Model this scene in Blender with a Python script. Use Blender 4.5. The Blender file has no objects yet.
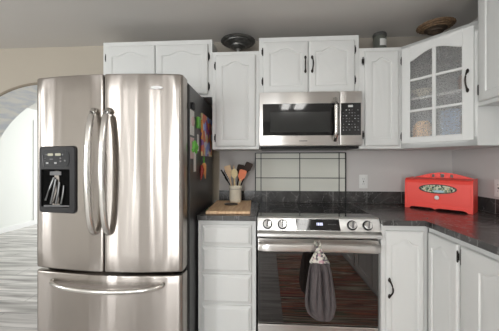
import bpy, bmesh, math, random
from mathutils import Vector, Matrix
random.seed(7)
PI = math.pi
S = bpy.context.scene
COL = S.collection

# ------------------------------------------------------------------ camera, world, light, exposure
# world: X right along the back wall, Y = -(distance out from the back wall), Z up, metres
cam_d = bpy.data.cameras.new('camera')
cam_d.sensor_width = 36
cam_d.lens = 264.29 / 499 * 36
cam_d.shift_y = -2.6 / 499
cam_d.clip_start = 0.02
cam = bpy.data.objects.new('camera', cam_d)
cam.location = (0.0579, -2.3702, 1.2627)
cam.rotation_euler = (PI / 2, 0, 0.0643)
COL.objects.link(cam)
S.camera = cam

S.view_settings.view_transform = 'Standard'
S.view_settings.look = 'None'
S.view_settings.gamma = 1
S.view_settings.use_curve_mapping = False
S.view_settings.exposure = 0.10

w = bpy.data.worlds.new('sky')
S.world = w
w.use_nodes = True
w.node_tree.nodes['Background'].inputs['Color'].default_value = (0.80, 0.90, 1.0, 1)
w.node_tree.nodes['Background'].inputs['Strength'].default_value = 2.0


def area(name, loc, rot, sx, sy, power, color=(1, 1, 1), spread=PI):
    l = bpy.data.lights.new(name, 'AREA')
    l.shape = 'RECTANGLE'
    l.size = sx
    l.size_y = sy
    l.energy = power
    l.color = color
    l.spread = spread
    o = bpy.data.objects.new(name, l)
    o.location = loc
    o.rotation_euler = rot
    COL.objects.link(o)
    return o


# added lights: made-up rear and left windows for steel streaks, and hall fill
for wx_, ww_, p_ in ((-0.66, 0.13, 40), (-1.50, 0.07, 16), (-2.50, 0.07, 14), (-3.40, 0.22, 55)):
    area('daylight_rear', (wx_, -5.42, 1.35), (PI / 2, 0, 0), ww_, 1.75, p_, (0.97, 0.99, 1.0))
area('daylight_left', (-4.55, -2.6, 1.45), (PI / 2, 0, -PI / 2), 0.10, 1.3, 26, (0.97, 0.99, 1.0))
area('daylight_hall', (-2.6, 5.30, 1.5), (PI / 2, 0, PI), 2.0, 1.5, 140, (0.97, 1.0, 1.0))

# ------------------------------------------------------------------ materials
MATS = {}


def nt(name):
    m = bpy.data.materials.new(name)
    m.use_nodes = True
    n = m.node_tree.nodes
    return m, n, m.node_tree.links, n['Principled BSDF']


def setb(b, **k):
    for a, v in k.items():
        b.inputs[a.replace('_', ' ')].default_value = v


def mat(name, col, rough=0.5, metal=0.0, bump=0.0, bscale=60, vary=0.0, coat=0.0, spec=0.5, emit=None, es=0):
    m, n, l, b = nt(name)
    c = (*col, 1)
    setb(b, Base_Color=c, Roughness=rough, Metallic=metal)
    b.inputs['Specular IOR Level'].default_value = spec
    b.inputs['Coat Weight'].default_value = coat
    b.inputs['Coat Roughness'].default_value = 0.08
    if emit:
        b.inputs['Emission Color'].default_value = (*emit, 1)
        b.inputs['Emission Strength'].default_value = es
    tc = n.new('ShaderNodeTexCoord')
    no = n.new('ShaderNodeTexNoise')
    no.inputs['Scale'].default_value = bscale
    no.inputs['Detail'].default_value = 4
    l.new(tc.outputs['Object'], no.inputs['Vector'])
    if bump:
        bp = n.new('ShaderNodeBump')
        bp.inputs['Strength'].default_value = bump
        bp.inputs['Distance'].default_value = 0.002
        l.new(no.outputs['Fac'], bp.inputs['Height'])
        l.new(bp.outputs['Normal'], b.inputs['Normal'])
    if vary:
        r = n.new('ShaderNodeValToRGB')
        r.color_ramp.elements[0].position = 0.3
        r.color_ramp.elements[1].position = 0.7
        r.color_ramp.elements[0].color = (*[x * (1 - vary) for x in col], 1)
        r.color_ramp.elements[1].color = (*[min(1, x * (1 + vary)) for x in col], 1)
        l.new(no.outputs['Fac'], r.inputs['Fac'])
        l.new(r.outputs['Color'], b.inputs['Base Color'])
    MATS[name] = m
    return m


def brushed(name, col, rough, aniso=0.85, wav=0.0, wdist=0.01, wstretch=(4.5, 4.5, 0.45), grain=0.002, rot=0.25):
    """stainless steel with a horizontal grain (spreads reflections vertically) and a long shallow waviness"""
    m, n, l, b = nt(name)
    setb(b, Base_Color=(*col, 1), Roughness=rough, Metallic=1.0, Anisotropic=aniso)
    b.inputs['Anisotropic Rotation'].default_value = rot
    tg = n.new('ShaderNodeTangent')
    tg.direction_type = 'RADIAL'
    tg.axis = 'Z'
    l.new(tg.outputs[0], b.inputs['Tangent'])
    tc = n.new('ShaderNodeTexCoord')
    mp = n.new('ShaderNodeMapping')
    mp.inputs['Scale'].default_value = (3, 3, 400)
    no = n.new('ShaderNodeTexNoise')
    no.inputs['Scale'].default_value = 1
    no.inputs['Detail'].default_value = 3
    l.new(tc.outputs['Object'], mp.inputs['Vector'])
    l.new(mp.outputs['Vector'], no.inputs['Vector'])
    rr = n.new('ShaderNodeMapRange')
    rr.inputs['To Min'].default_value = rough - grain
    rr.inputs['To Max'].default_value = rough + grain
    l.new(no.outputs['Fac'], rr.inputs['Value'])
    l.new(rr.outputs[0], b.inputs['Roughness'])
    if wav:
        mp2 = n.new('ShaderNodeMapping')
        mp2.inputs['Scale'].default_value = wstretch
        no2 = n.new('ShaderNodeTexNoise')
        no2.inputs['Scale'].default_value = 1.0
        no2.inputs['Detail'].default_value = 1.5
        l.new(tc.outputs['Object'], mp2.inputs['Vector'])
        l.new(mp2.outputs['Vector'], no2.inputs['Vector'])
        bp2 = n.new('ShaderNodeBump')
        bp2.inputs['Strength'].default_value = wav
        bp2.inputs['Distance'].default_value = wdist
        l.new(no2.outputs['Fac'], bp2.inputs['Height'])
        l.new(bp2.outputs['Normal'], b.inputs['Normal'])
    MATS[name] = m
    return m


def slate(name, tile=0.305, offx=0.0, offy=0.0, axes='xy', grout=0.006, vein_mix=0.30, gcol=(0.13, 0.125, 0.12)):
    """polished dark slate tile with pale veins and thin grout"""
    m, n, l, b = nt(name)
    tc = n.new('ShaderNodeTexCoord')
    n1 = n.new('ShaderNodeTexNoise')
    n1.inputs['Scale'].default_value = 3.2
    n1.inputs['Detail'].default_value = 9
    n1.inputs['Roughness'].default_value = 0.62
    n1.inputs['Distortion'].default_value = 1.6
    l.new(tc.outputs['Object'], n1.inputs['Vector'])
    r1 = n.new('ShaderNodeValToRGB')
    e = r1.color_ramp.elements
    e[0].position, e[0].color = 0.30, (0.014, 0.0135, 0.0135, 1)
    e[1].position, e[1].color = 0.75, (0.105, 0.10, 0.097, 1)
    l.new(n1.outputs['Fac'], r1.inputs['Fac'])
    n2 = n.new('ShaderNodeTexNoise')
    n2.inputs['Scale'].default_value = 4.5
    n2.inputs['Detail'].default_value = 5
    n2.inputs['Distortion'].default_value = 2.2
    l.new(tc.outputs['Object'], n2.inputs['Vector'])
    r2 = n.new('ShaderNodeValToRGB')
    e = r2.color_ramp.elements
    e[0].position, e[0].color = 0.488, (0, 0, 0, 1)
    e[1].position, e[1].color = 0.512, (0, 0, 0, 1)
    k = r2.color_ramp.elements.new(0.5)
    k.color = (vein_mix, vein_mix, vein_mix, 1)
    l.new(n2.outputs['Fac'], r2.inputs['Fac'])
    mx = n.new('ShaderNodeMix')
    mx.data_type = 'RGBA'
    l.new(r2.outputs['Color'], mx.inputs['Factor'])
    l.new(r1.outputs['Color'], mx.inputs[6])
    mx.inputs[7].default_value = (0.42, 0.41, 0.40, 1)
    # grout: distance to the nearest tile line on the two axes
    sp = n.new('ShaderNodeSeparateXYZ')
    l.new(tc.outputs['Object'], sp.inputs[0])
    outs = []
    for ax, off in zip(axes, (offx, offy)):
        a = n.new('ShaderNodeMath'); a.operation = 'ADD'; a.inputs[1].default_value = 20 * tile + off
        l.new(sp.outputs[ax.upper()], a.inputs[0])
        md = n.new('ShaderNodeMath'); md.operation = 'MODULO'; md.inputs[1].default_value = tile
        l.new(a.outputs[0], md.inputs[0])
        lt = n.new('ShaderNodeMath'); lt.operation = 'LESS_THAN'; lt.inputs[1].default_value = grout
        l.new(md.outputs[0], lt.inputs[0])
        outs.append(lt.outputs[0])
    g = outs[0]
    if len(outs) > 1:
        mm = n.new('ShaderNodeMath'); mm.operation = 'MAXIMUM'
        l.new(outs[0], mm.inputs[0]); l.new(outs[1], mm.inputs[1])
        g = mm.outputs[0]
    m2 = n.new('ShaderNodeMix')
    m2.data_type = 'RGBA'
    l.new(g, m2.inputs['Factor'])
    l.new(mx.outputs[2], m2.inputs[6])
    m2.inputs[7].default_value = (*gcol, 1)
    l.new(m2.outputs[2], b.inputs['Base Color'])
    setb(b, Roughness=0.22)
    bp = n.new('ShaderNodeBump')
    bp.inputs['Strength'].default_value = 0.25
    bp.inputs['Distance'].default_value = 0.002
    l.new(n1.outputs['Fac'], bp.inputs['Height'])
    l.new(bp.outputs['Normal'], b.inputs['Normal'])
    MATS[name] = m
    return m


M = MATS
mat('cabinet_paint', (0.70, 0.705, 0.69), 0.38, bump=0.10, bscale=90)
mat('greige_wall', (0.60, 0.575, 0.56), 0.85, bump=0.25, bscale=140)
mat('hall_wall', (0.80, 0.81, 0.78), 0.85, bump=0.15, bscale=140)
mat('upper_wall', (0.34, 0.305, 0.26), 0.85, bump=0.25, bscale=140)  # beige darkened in colour to offset bounce light above the cabinets
mat('beige_wall', (0.43, 0.385, 0.32), 0.85, bump=0.25, bscale=140)
mat('cream_wall', (0.66, 0.655, 0.62), 0.8)
mat('ceiling_paint', (0.645, 0.62, 0.59), 0.9, bump=0.4, bscale=120)
mat('white_trim', (0.82, 0.82, 0.81), 0.45)
mat('tan_trim', (0.50, 0.44, 0.35), 0.6)
mat('bead_trim', (0.24, 0.20, 0.15), 0.7)
mat('dark_iron', (0.018, 0.016, 0.015), 0.38, 0.6)
mat('bronze', (0.035, 0.028, 0.024), 0.32, 0.8)
mat('black_plastic', (0.010, 0.010, 0.011), 0.40, spec=0.25)
mat('panel_plastic', (0.028, 0.027, 0.028), 0.42, spec=0.2)
mat('black_glass', (0.006, 0.006, 0.007), 0.04, coat=0.3)
mat('cooktop_glass', (0.004, 0.004, 0.005), 0.035, spec=0.85)
mat('oven_glass', (0.012, 0.009, 0.008), 0.02, spec=0.9, coat=0.25)
mat('window_screen', (0.030, 0.031, 0.030), 0.12)
mat('rubber', (0.012, 0.012, 0.012), 0.7)
mat('cavity', (0.004, 0.004, 0.004), 0.9, spec=0.05)  # near-black stands in for shade inside recesses
mat('fridge_side', (0.045, 0.045, 0.047), 0.30, 0.0, bump=0.25, bscale=260)
mat('chrome', (0.80, 0.80, 0.80), 0.14, 1.0)
mat('pale_chrome', (0.70, 0.70, 0.70), 0.28, 1.0)
mat('grid_wire', (0.012, 0.012, 0.012), 0.45)
mat('button_mark', (0.42, 0.42, 0.42), 0.6)
mat('button_dim', (0.16, 0.16, 0.165), 0.6)
mat('display_glow', (0.1, 0.1, 0.2), 0.4, emit=(0.72, 0.75, 1.0), es=1.2)
mat('amber_window', (0.42, 0.40, 0.30), 0.4)
mat('cream_glass', (0.66, 0.66, 0.60), 0.04, coat=0.5)
mat('red_paint', (0.92, 0.075, 0.055), 0.36, bump=0.15, bscale=70)
mat('dark_red', (0.35, 0.015, 0.015), 0.45)
mat('plaque_rim', (0.03, 0.022, 0.018), 0.4)
mat('cream', (0.72, 0.70, 0.58), 0.45)
mat('leaf_green', (0.10, 0.20, 0.10), 0.6)
mat('plaque_brown', (0.20, 0.11, 0.05), 0.6)
mat('plaque_blue', (0.42, 0.58, 0.66), 0.5)
mat('crock_glaze', (0.86, 0.80, 0.66), 0.28, vary=0.06, bscale=20)
mat('crock_band', (0.14, 0.12, 0.10), 0.4)
mat('pewter', (0.18, 0.18, 0.18), 0.35, 0.8)
mat('old_silver', (0.16, 0.16, 0.155), 0.36, 0.85, vary=0.25, bscale=18)
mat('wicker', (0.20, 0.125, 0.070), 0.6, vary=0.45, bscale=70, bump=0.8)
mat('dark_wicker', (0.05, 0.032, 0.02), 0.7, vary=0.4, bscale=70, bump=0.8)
mat('pale_wood', (0.72, 0.50, 0.30), 0.55, vary=0.12, bscale=24)
mat('yellow_wood', (0.74, 0.60, 0.34), 0.55, vary=0.12, bscale=24)
mat('walnut', (0.030, 0.016, 0.010), 0.5, spec=0.2)
mat('orange_silicone', (0.80, 0.20, 0.07), 0.45)
mat('paper_white', (0.78, 0.77, 0.74), 0.8)
mat('paper_pink', (0.70, 0.52, 0.52), 0.8)
mat('clip_green', (0.16, 0.50, 0.08), 0.5)
mat('carrot', (0.80, 0.34, 0.12), 0.6)
mat('chili', (0.30, 0.03, 0.02), 0.5)
mat('diffuser', (0.9, 0.9, 0.9), 0.5, emit=(1.0, 0.985, 0.95), es=11.0)
mat('socket', (0.10, 0.10, 0.10), 0.5)
mat('plastic_white', (0.80, 0.80, 0.78), 0.35)
mat('towel_grey', (0.095, 0.080, 0.082), 0.95, bump=1.0, bscale=260, vary=0.25)
mat('jar_label', (0.62, 0.62, 0.60), 0.6)
mat('jar_dark', (0.10, 0.105, 0.09), 0.3)
mat('blue_ceramic', (0.30, 0.46, 0.72), 0.4)
mat('brown_box', (0.38, 0.19, 0.12), 0.6, vary=0.3, bscale=30)
mat('tan_ceramic', (0.95, 0.60, 0.30), 0.4)
mat('shelf_inside', (0.50, 0.50, 0.48), 0.6)
brushed('fridge_steel', (0.42, 0.385, 0.355), 0.25, 0.96, wav=0.5, wdist=0.012, wstretch=(8, 8, 0.6))
brushed('handle_steel', (0.70, 0.68, 0.65), 0.20, 0.0)
brushed('range_steel', (0.68, 0.655, 0.63), 0.32, 0.8)
brushed('panel_steel', (0.76, 0.755, 0.74), 0.36, 0.6)
slate('slate_top', 0.305, 0.05, 0.16, 'xy', 0.004, 0.75)
slate('slate_edge_left', 0.1085, 0.03, 0.0, 'x', 0.003, 0.35, (0.2, 0.2, 0.2))
slate('slate_edge_right', 0.1085, 0.05, 0.038, 'xy', 0.003, 0.35, (0.22, 0.22, 0.21))
slate('slate_splash', 0.290, 0.0, 0.0, 'x', 0.004, 0.35, (0.24, 0.23, 0.22))


def special_materials():
    # board: pale grain stripes
    m, n, l, b = nt('board_wood')
    tc = n.new('ShaderNodeTexCoord'); mp = n.new('ShaderNodeMapping')
    mp.inputs['Scale'].default_value = (45, 4, 4)
    no = n.new('ShaderNodeTexNoise'); no.inputs['Scale'].default_value = 1.0; no.inputs['Detail'].default_value = 5
    r = n.new('ShaderNodeValToRGB')
    r.color_ramp.elements[0].position = 0.3; r.color_ramp.elements[0].color = (0.70, 0.40, 0.21, 1)
    r.color_ramp.elements[1].position = 0.7; r.color_ramp.elements[1].color = (0.96, 0.70, 0.44, 1)
    l.new(tc.outputs['Object'], mp.inputs['Vector']); l.new(mp.outputs[0], no.inputs['Vector'])
    l.new(no.outputs['Fac'], r.inputs['Fac']); l.new(r.outputs['Color'], b.inputs['Base Color'])
    setb(b, Roughness=0.5); M['board_wood'] = m
    # floor: grey weathered planks running along X
    m, n, l, b = nt('plank_floor')
    tc = n.new('ShaderNodeTexCoord')
    br = n.new('ShaderNodeTexBrick')
    br.inputs['Scale'].default_value = 1.0
    br.inputs['Brick Width'].default_value = 1.25
    br.inputs['Row Height'].default_value = 0.18
    br.inputs['Mortar Size'].default_value = 0.003
    br.inputs['Color1'].default_value = (0.62, 0.60, 0.58, 1)
    br.inputs['Color2'].default_value = (0.50, 0.48, 0.465, 1)
    br.inputs['Mortar'].default_value = (0.22, 0.21, 0.20, 1)
    l.new(tc.outputs['Object'], br.inputs['Vector'])
    mp = n.new('ShaderNodeMapping'); mp.inputs['Scale'].default_value = (1.1, 13, 1)
    no = n.new('ShaderNodeTexNoise'); no.inputs['Scale'].default_value = 1.3; no.inputs['Detail'].default_value = 6
    no.inputs['Distortion'].default_value = 0.6
    l.new(tc.outputs['Object'], mp.inputs['Vector']); l.new(mp.outputs[0], no.inputs['Vector'])
    r = n.new('ShaderNodeValToRGB')
    r.color_ramp.elements[0].position = 0.34; r.color_ramp.elements[0].color = (0.45, 0.44, 0.43, 1)
    r.color_ramp.elements[1].position = 0.62; r.color_ramp.elements[1].color = (1.25, 1.25, 1.25, 1)
    l.new(no.outputs['Fac'], r.inputs['Fac'])
    mx = n.new('ShaderNodeMix'); mx.data_type = 'RGBA'; mx.blend_type = 'MULTIPLY'; mx.inputs['Factor'].default_value = 1
    l.new(br.outputs['Color'], mx.inputs[6]); l.new(r.outputs['Color'], mx.inputs[7])
    l.new(mx.outputs[2], b.inputs['Base Color']); setb(b, Roughness=0.42)
    M['plank_floor'] = m
    # arch soffit: cream and blue-grey light put into a mottled colour
    m, n, l, b = nt('arch_glaze')
    tc = n.new('ShaderNodeTexCoord'); mp = n.new('ShaderNodeMapping'); mp.inputs['Scale'].default_value = (9, 3.5, 12)
    no = n.new('ShaderNodeTexNoise'); no.inputs['Scale'].default_value = 1.6; no.inputs['Detail'].default_value = 5
    r = n.new('ShaderNodeValToRGB')
    r.color_ramp.elements[0].position = 0.38; r.color_ramp.elements[0].color = (0.72, 0.75, 0.80, 1)
    r.color_ramp.elements[1].position = 0.62; r.color_ramp.elements[1].color = (0.93, 0.92, 0.88, 1)
    l.new(tc.outputs['Object'], mp.inputs['Vector']); l.new(mp.outputs[0], no.inputs['Vector'])
    l.new(no.outputs['Fac'], r.inputs['Fac']); l.new(r.outputs['Color'], b.inputs['Base Color'])
    setb(b, Roughness=0.8); M['arch_glaze'] = m
    # woven striped rug, stripes across Y
    m, n, l, b = nt('rug_stripes')
    tc = n.new('ShaderNodeTexCoord'); mp = n.new('ShaderNodeMapping'); mp.inputs['Scale'].default_value = (0.4, 19, 1)
    no = n.new('ShaderNodeTexNoise'); no.inputs['Scale'].default_value = 1.0; no.inputs['Detail'].default_value = 2
    l.new(tc.outputs['Object'], mp.inputs['Vector']); l.new(mp.outputs[0], no.inputs['Vector'])
    r = n.new('ShaderNodeValToRGB'); r.color_ramp.interpolation = 'CONSTANT'
    pts = [(0.0, (0.04, 0.02, 0.02)), (0.30, (0.85, 0.70, 0.52)), (0.36, (0.45, 0.02, 0.02)), (0.41, (0.02, 0.20, 0.10)),
           (0.445, (0.90, 0.20, 0.09)), (0.475, (0.02, 0.01, 0.01)), (0.50, (0.90, 0.80, 0.62)), (0.53, (0.02, 0.015, 0.02)),
           (0.57, (0.55, 0.05, 0.05)), (0.61, (0.85, 0.55, 0.35)), (0.65, (0.10, 0.02, 0.02)), (0.70, (0.55, 0.50, 0.40))]
    e = r.color_ramp.elements
    e[0].position = 0; e[0].color = (*pts[0][1], 1)
    e[1].position = pts[-1][0]; e[1].color = (*pts[-1][1], 1)
    for p, c in pts[1:-1]:
        q = e.new(p); q.color = (*c, 1)
    l.new(no.outputs['Fac'], r.inputs['Fac']); l.new(r.outputs['Color'], b.inputs['Base Color'])
    setb(b, Roughness=0.95); M['rug_stripes'] = m
    # floral cotton of the towel top
    m, n, l, b = nt('floral')
    tc = n.new('ShaderNodeTexCoord'); no = n.new('ShaderNodeTexVoronoi'); no.inputs['Scale'].default_value = 75
    l.new(tc.outputs['Object'], no.inputs['Vector'])
    sx = n.new('ShaderNodeSeparateColor'); l.new(no.outputs['Color'], sx.inputs[0])
    r = n.new('ShaderNodeValToRGB'); r.color_ramp.interpolation = 'CONSTANT'
    e = r.color_ramp.elements
    e[0].color = (0.62, 0.58, 0.52, 1); e[1].position = 0.85; e[1].color = (0.12, 0.10, 0.12, 1)
    q = e.new(0.45); q.color = (0.52, 0.33, 0.37, 1)
    q = e.new(0.65); q.color = (0.35, 0.36, 0.30, 1)
    l.new(sx.outputs[0], r.inputs['Fac']); l.new(r.outputs['Color'], b.inputs['Base Color'])
    setb(b, Roughness=0.95); M['floral'] = m
    # plaque: leafy painted print
    m, n, l, b = nt('plaque_print')
    tc = n.new('ShaderNodeTexCoord'); no = n.new('ShaderNodeTexVoronoi'); no.inputs['Scale'].default_value = 110
    l.new(tc.outputs['Object'], no.inputs['Vector'])
    sx = n.new('ShaderNodeSeparateColor'); l.new(no.outputs['Color'], sx.inputs[0])
    r = n.new('ShaderNodeValToRGB'); r.color_ramp.interpolation = 'CONSTANT'
    e = r.color_ramp.elements
    e[0].color = (0.62, 0.62, 0.46, 1); e[1].position = 0.88; e[1].color = (0.02, 0.02, 0.015, 1)
    for p_, c_ in ((0.38, (0.12, 0.22, 0.12)), (0.58, (0.50, 0.40, 0.22)), (0.72, (0.20, 0.30, 0.22))):
        q = e.new(p_); q.color = (*c_, 1)
    l.new(sx.outputs[0], r.inputs['Fac']); l.new(r.outputs['Color'], b.inputs['Base Color'])
    setb(b, Roughness=0.5); M['plaque_print'] = m
    # magazine cover: broad colour cells
    m, n, l, b = nt('cover_print')
    tc = n.new('ShaderNodeTexCoord'); no = n.new('ShaderNodeTexVoronoi'); no.inputs['Scale'].default_value = 17
    l.new(tc.outputs['Object'], no.inputs['Vector'])
    sx = n.new('ShaderNodeSeparateColor'); l.new(no.outputs['Color'], sx.inputs[0])
    r = n.new('ShaderNodeValToRGB'); r.color_ramp.interpolation = 'CONSTANT'
    cs = [(0.75, 0.20, 0.12), (0.30, 0.40, 0.85), (0.80, 0.65, 0.35), (0.55, 0.05, 0.12), (0.75, 0.75, 0.85), (0.30, 0.12, 0.40), (0.85, 0.35, 0.10)]
    e = r.color_ramp.elements
    e[0].color = (*cs[0], 1); e[1].position = 6 / 7; e[1].color = (*cs[6], 1)
    for i in range(1, 6):
        q = e.new(i / 7); q.color = (*cs[i], 1)
    l.new(sx.outputs[0], r.inputs['Fac']); l.new(r.outputs['Color'], b.inputs['Base Color'])
    setb(b, Roughness=0.35); M['cover_print'] = m
    # clear splash panel glass: mostly see-through, with a mirror reflection
    m = bpy.data.materials.new('clear_glass'); m.use_nodes = True
    n = m.node_tree.nodes; l = m.node_tree.links; n.remove(n['Principled BSDF'])
    out = n['Material Output']; t = n.new('ShaderNodeBsdfTransparent'); t.inputs[0].default_value = (0.97, 0.985, 0.96, 1)
    g = n.new('ShaderNodeBsdfGlossy'); g.inputs['Roughness'].default_value = 0.02
    fr = n.new('ShaderNodeFresnel'); fr.inputs['IOR'].default_value = 1.75
    mx = n.new('ShaderNodeMixShader')
    l.new(fr.outputs[0], mx.inputs[0]); l.new(t.outputs[0], mx.inputs[1]); l.new(g.outputs[0], mx.inputs[2]); l.new(mx.outputs[0], out.inputs[0])
    M['clear_glass'] = m
    # obscure, pebbled cabinet glass
    m = bpy.data.materials.new('pebbled_glass'); m.use_nodes = True
    n = m.node_tree.nodes; l = m.node_tree.links; n.remove(n['Principled BSDF'])
    out = n['Material Output']
    tc = n.new('ShaderNodeTexCoord'); no = n.new('ShaderNodeTexNoise'); no.inputs['Scale'].default_value = 130; no.inputs['Detail'].default_value = 3
    l.new(tc.outputs['Object'], no.inputs['Vector'])
    bp = n.new('ShaderNodeBump'); bp.inputs['Strength'].default_value = 0.5; bp.inputs['Distance'].default_value = 0.003
    l.new(no.outputs['Fac'], bp.inputs['Height'])
    t = n.new('ShaderNodeBsdfTransparent'); t.inputs[0].default_value = (0.95, 0.95, 0.95, 1)
    rf = n.new('ShaderNodeBsdfRefraction'); rf.inputs['Roughness'].default_value = 0.12; rf.inputs['IOR'].default_value = 1.12
    l.new(bp.outputs[0], rf.inputs['Normal'])
    m1 = n.new('ShaderNodeMixShader'); m1.inputs[0].default_value = 0.55
    l.new(t.outputs[0], m1.inputs[1]); l.new(rf.outputs[0], m1.inputs[2])
    df = n.new('ShaderNodeBsdfDiffuse'); df.inputs[0].default_value = (0.50, 0.50, 0.50, 1); l.new(bp.outputs[0], df.inputs['Normal'])
    rr = n.new('ShaderNodeValToRGB'); rr.color_ramp.elements[0].position = 0.50; rr.color_ramp.elements[1].position = 0.72
    rr.color_ramp.elements[0].color = (0.05, 0.05, 0.05, 1); rr.color_ramp.elements[1].color = (0.62, 0.62, 0.62, 1)
    l.new(no.outputs['Fac'], rr.inputs['Fac'])
    m2 = n.new('ShaderNodeMixShader'); l.new(rr.outputs[0], m2.inputs[0]); l.new(m1.outputs[0], m2.inputs[1]); l.new(df.outputs[0], m2.inputs[2])
    g = n.new('ShaderNodeBsdfGlossy'); g.inputs['Roughness'].default_value = 0.25; l.new(bp.outputs[0], g.inputs['Normal'])
    m3 = n.new('ShaderNodeMixShader'); m3.inputs[0].default_value = 0.10; l.new(m2.outputs[0], m3.inputs[1]); l.new(g.outputs[0], m3.inputs[2])
    l.new(m3.outputs[0], out.inputs[0])
    M['pebbled_glass'] = m


special_materials()


# ------------------------------------------------------------------ mesh helpers
def W(X, d, Z):
    return Vector((X, -d, Z))


def root_loc(o):
    v = Vector((0, 0, 0))
    while o is not None:
        v += o.location
        o = o.parent
    return v


class MB:
    def __init__(s, T=None):
        s.bm = bmesh.new()
        s.T = T          # optional transform (local -> world)

    def box(s, x0, x1, d0, d1, z0, z1, bev=0.0, seg=2):
        r = bmesh.ops.create_cube(s.bm, size=1)
        vs = r['verts']
        for v in vs:
            v.co = Vector((x0 + (v.co.x + .5) * (x1 - x0), -(d0 + (.5 - v.co.y) * (d1 - d0)), z0 + (v.co.z + .5) * (z1 - z0)))
        if bev:
            es = set(e for v in vs for e in v.link_edges)
            bmesh.ops.bevel(s.bm, geom=list(es), offset=bev, segments=seg, affect='EDGES', profile=0.6)
        return s

    def tube(s, pts, r, n=10, flat=None, cap=True):
        """r: radius or list; flat=(a,b): ellipse radii multipliers (side, up-ish)"""
        pts = [Vector(p) for p in pts]
        rings = []
        for i, p in enumerate(pts):
            a = pts[max(0, i - 1)]; b = pts[min(len(pts) - 1, i + 1)]
            t = (b - a).normalized()
            ref = Vector((0, 0, 1)) if abs(t.z) < 0.9 else Vector((0, 1, 0))
            u = t.cross(ref).normalized(); v = u.cross(t).normalized()
            rr = r[i] if isinstance(r, (list, tuple)) else r
            fa, fb = flat or (1, 1)
            rings.append([s.bm.verts.new(p + u * (math.cos(2 * PI * k / n) * rr * fa) + v * (math.sin(2 * PI * k / n) * rr * fb)) for k in range(n)])
        for A, B in zip(rings, rings[1:]):
            for k in range(n):
                s.bm.faces.new((A[k], A[(k + 1) % n], B[(k + 1) % n], B[k]))
        if cap:
            s.bm.faces.new(rings[0][::-1]); s.bm.faces.new(rings[-1])
        return s

    def lathe(s, prof, c, n=32, axis='z'):
        """prof: list of (radius, height)"""
        rings = []
        for r, h in prof:
            r = max(r, 0.0004)
            ring = []
            for k in range(n):
                a = 2 * PI * k / n
                if axis == 'z':
                    co = Vector((c[0] + r * math.cos(a), c[1] + r * math.sin(a), c[2] + h))
                else:   # axis pointing out from the back wall (-Y)
                    co = Vector((c[0] + r * math.cos(a), c[1] - h, c[2] + r * math.sin(a)))
                ring.append(s.bm.verts.new(co))
            rings.append(ring)
        for A, B in zip(rings, rings[1:]):
            for k in range(n):
                s.bm.faces.new((A[k], A[(k + 1) % n], B[(k + 1) % n], B[k]))
        s.bm.faces.new(rings[0][::-1]); s.bm.faces.new(rings[-1])
        return s

    def prism(s, poly, z0, z1):
        """poly: (X,d) plan outline, extruded in Z"""
        a = [s.bm.verts.new(W(x, d, z0)) for x, d in poly]
        b = [s.bm.verts.new(W(x, d, z1)) for x, d in poly]
        n = len(poly)
        s.bm.faces.new(a); s.bm.faces.new(b[::-1])
        for i in range(n):
            s.bm.faces.new((a[i], b[i], b[(i + 1) % n], a[(i + 1) % n]))
        return s

    def slab(s, poly, d0, d1):
        """poly: (X,Z) front outline, extruded in depth"""
        a = [s.bm.verts.new(W(x, d0, z)) for x, z in poly]
        b = [s.bm.verts.new(W(x, d1, z)) for x, z in poly]
        n = len(poly)
        s.bm.faces.new(a); s.bm.faces.new(b[::-1])
        for i in range(n):
            s.bm.faces.new((a[i], b[i], b[(i + 1) % n], a[(i + 1) % n]))
        return s

    def loops(s, loops, cap_last=True, cap_first=True):
        L = [[s.bm.verts.new(p) for p in lp] for lp in loops]
        n = len(L[0])
        for A, B in zip(L, L[1:]):
            for k in range(n):
                s.bm.faces.new((A[k], A[(k + 1) % n], B[(k + 1) % n], B[k]))
        if cap_first: s.bm.faces.new(L[0][::-1])
        if cap_last: s.bm.faces.new(L[-1])
        return s

    def build(s, name, m, parent=None, smooth=False, loc=None):
        if s.T is not None:
            bmesh.ops.transform(s.bm, matrix=s.T, verts=s.bm.verts)
        org = root_loc(parent) if parent else (Vector(loc) if loc is not None else None)
        if org is None:   # origin at the base centre
            xs = [v.co for v in s.bm.verts]
            org = Vector(((min(v.x for v in xs) + max(v.x for v in xs)) / 2, (min(v.y for v in xs) + max(v.y for v in xs)) / 2, min(v.z for v in xs)))
        bmesh.ops.translate(s.bm, vec=-org, verts=s.bm.verts)
        bmesh.ops.recalc_face_normals(s.bm, faces=s.bm.faces)
        me = bpy.data.meshes.new(name)
        s.bm.to_mesh(me); s.bm.free()
        me.materials.append(M[m] if isinstance(m, str) else m)
        if smooth:
            for p in me.polygons: p.use_smooth = True
            try:
                me.set_sharp_from_angle(angle=math.radians(40))
            except Exception:
                pass
        o = bpy.data.objects.new(name, me)
        COL.objects.link(o)
        if parent: o.parent = parent
        else: o.location = org
        return o


def thing(name, label, cat, loc, group=None):
    o = bpy.data.objects.new(name, None)
    o.empty_display_size = 0.05
    COL.objects.link(o)
    o.location = W(*loc)
    return tag(o, label, cat, group)


def tag(o, label, cat, group=None):
    o['label'] = label; o['category'] = cat
    if group: o['group'] = group
    return o


def struct(o):
    o['kind'] = 'structure'
    return o


def copy_tree(o, parent=None):
    c = o.copy(); COL.objects.link(c); c.parent = parent
    for ch in [x for x in bpy.data.objects if x.parent == o]:
        copy_tree(ch, c)
    return c


# ------------------------------------------------------------------ the setting
CEIL = 2.355
WX = 1.643       # right wall
LX = -4.68       # left wall
RD = 5.5         # rear wall distance
struct(MB().box(LX - .1, WX + .1, -5.4, RD + .1, -0.06, 0).build('floor', 'plank_floor'))
struct(MB().box(LX - .1, WX + .1, -5.4, RD + .1, CEIL, CEIL + .06).build('ceiling', 'ceiling_paint'))

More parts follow.
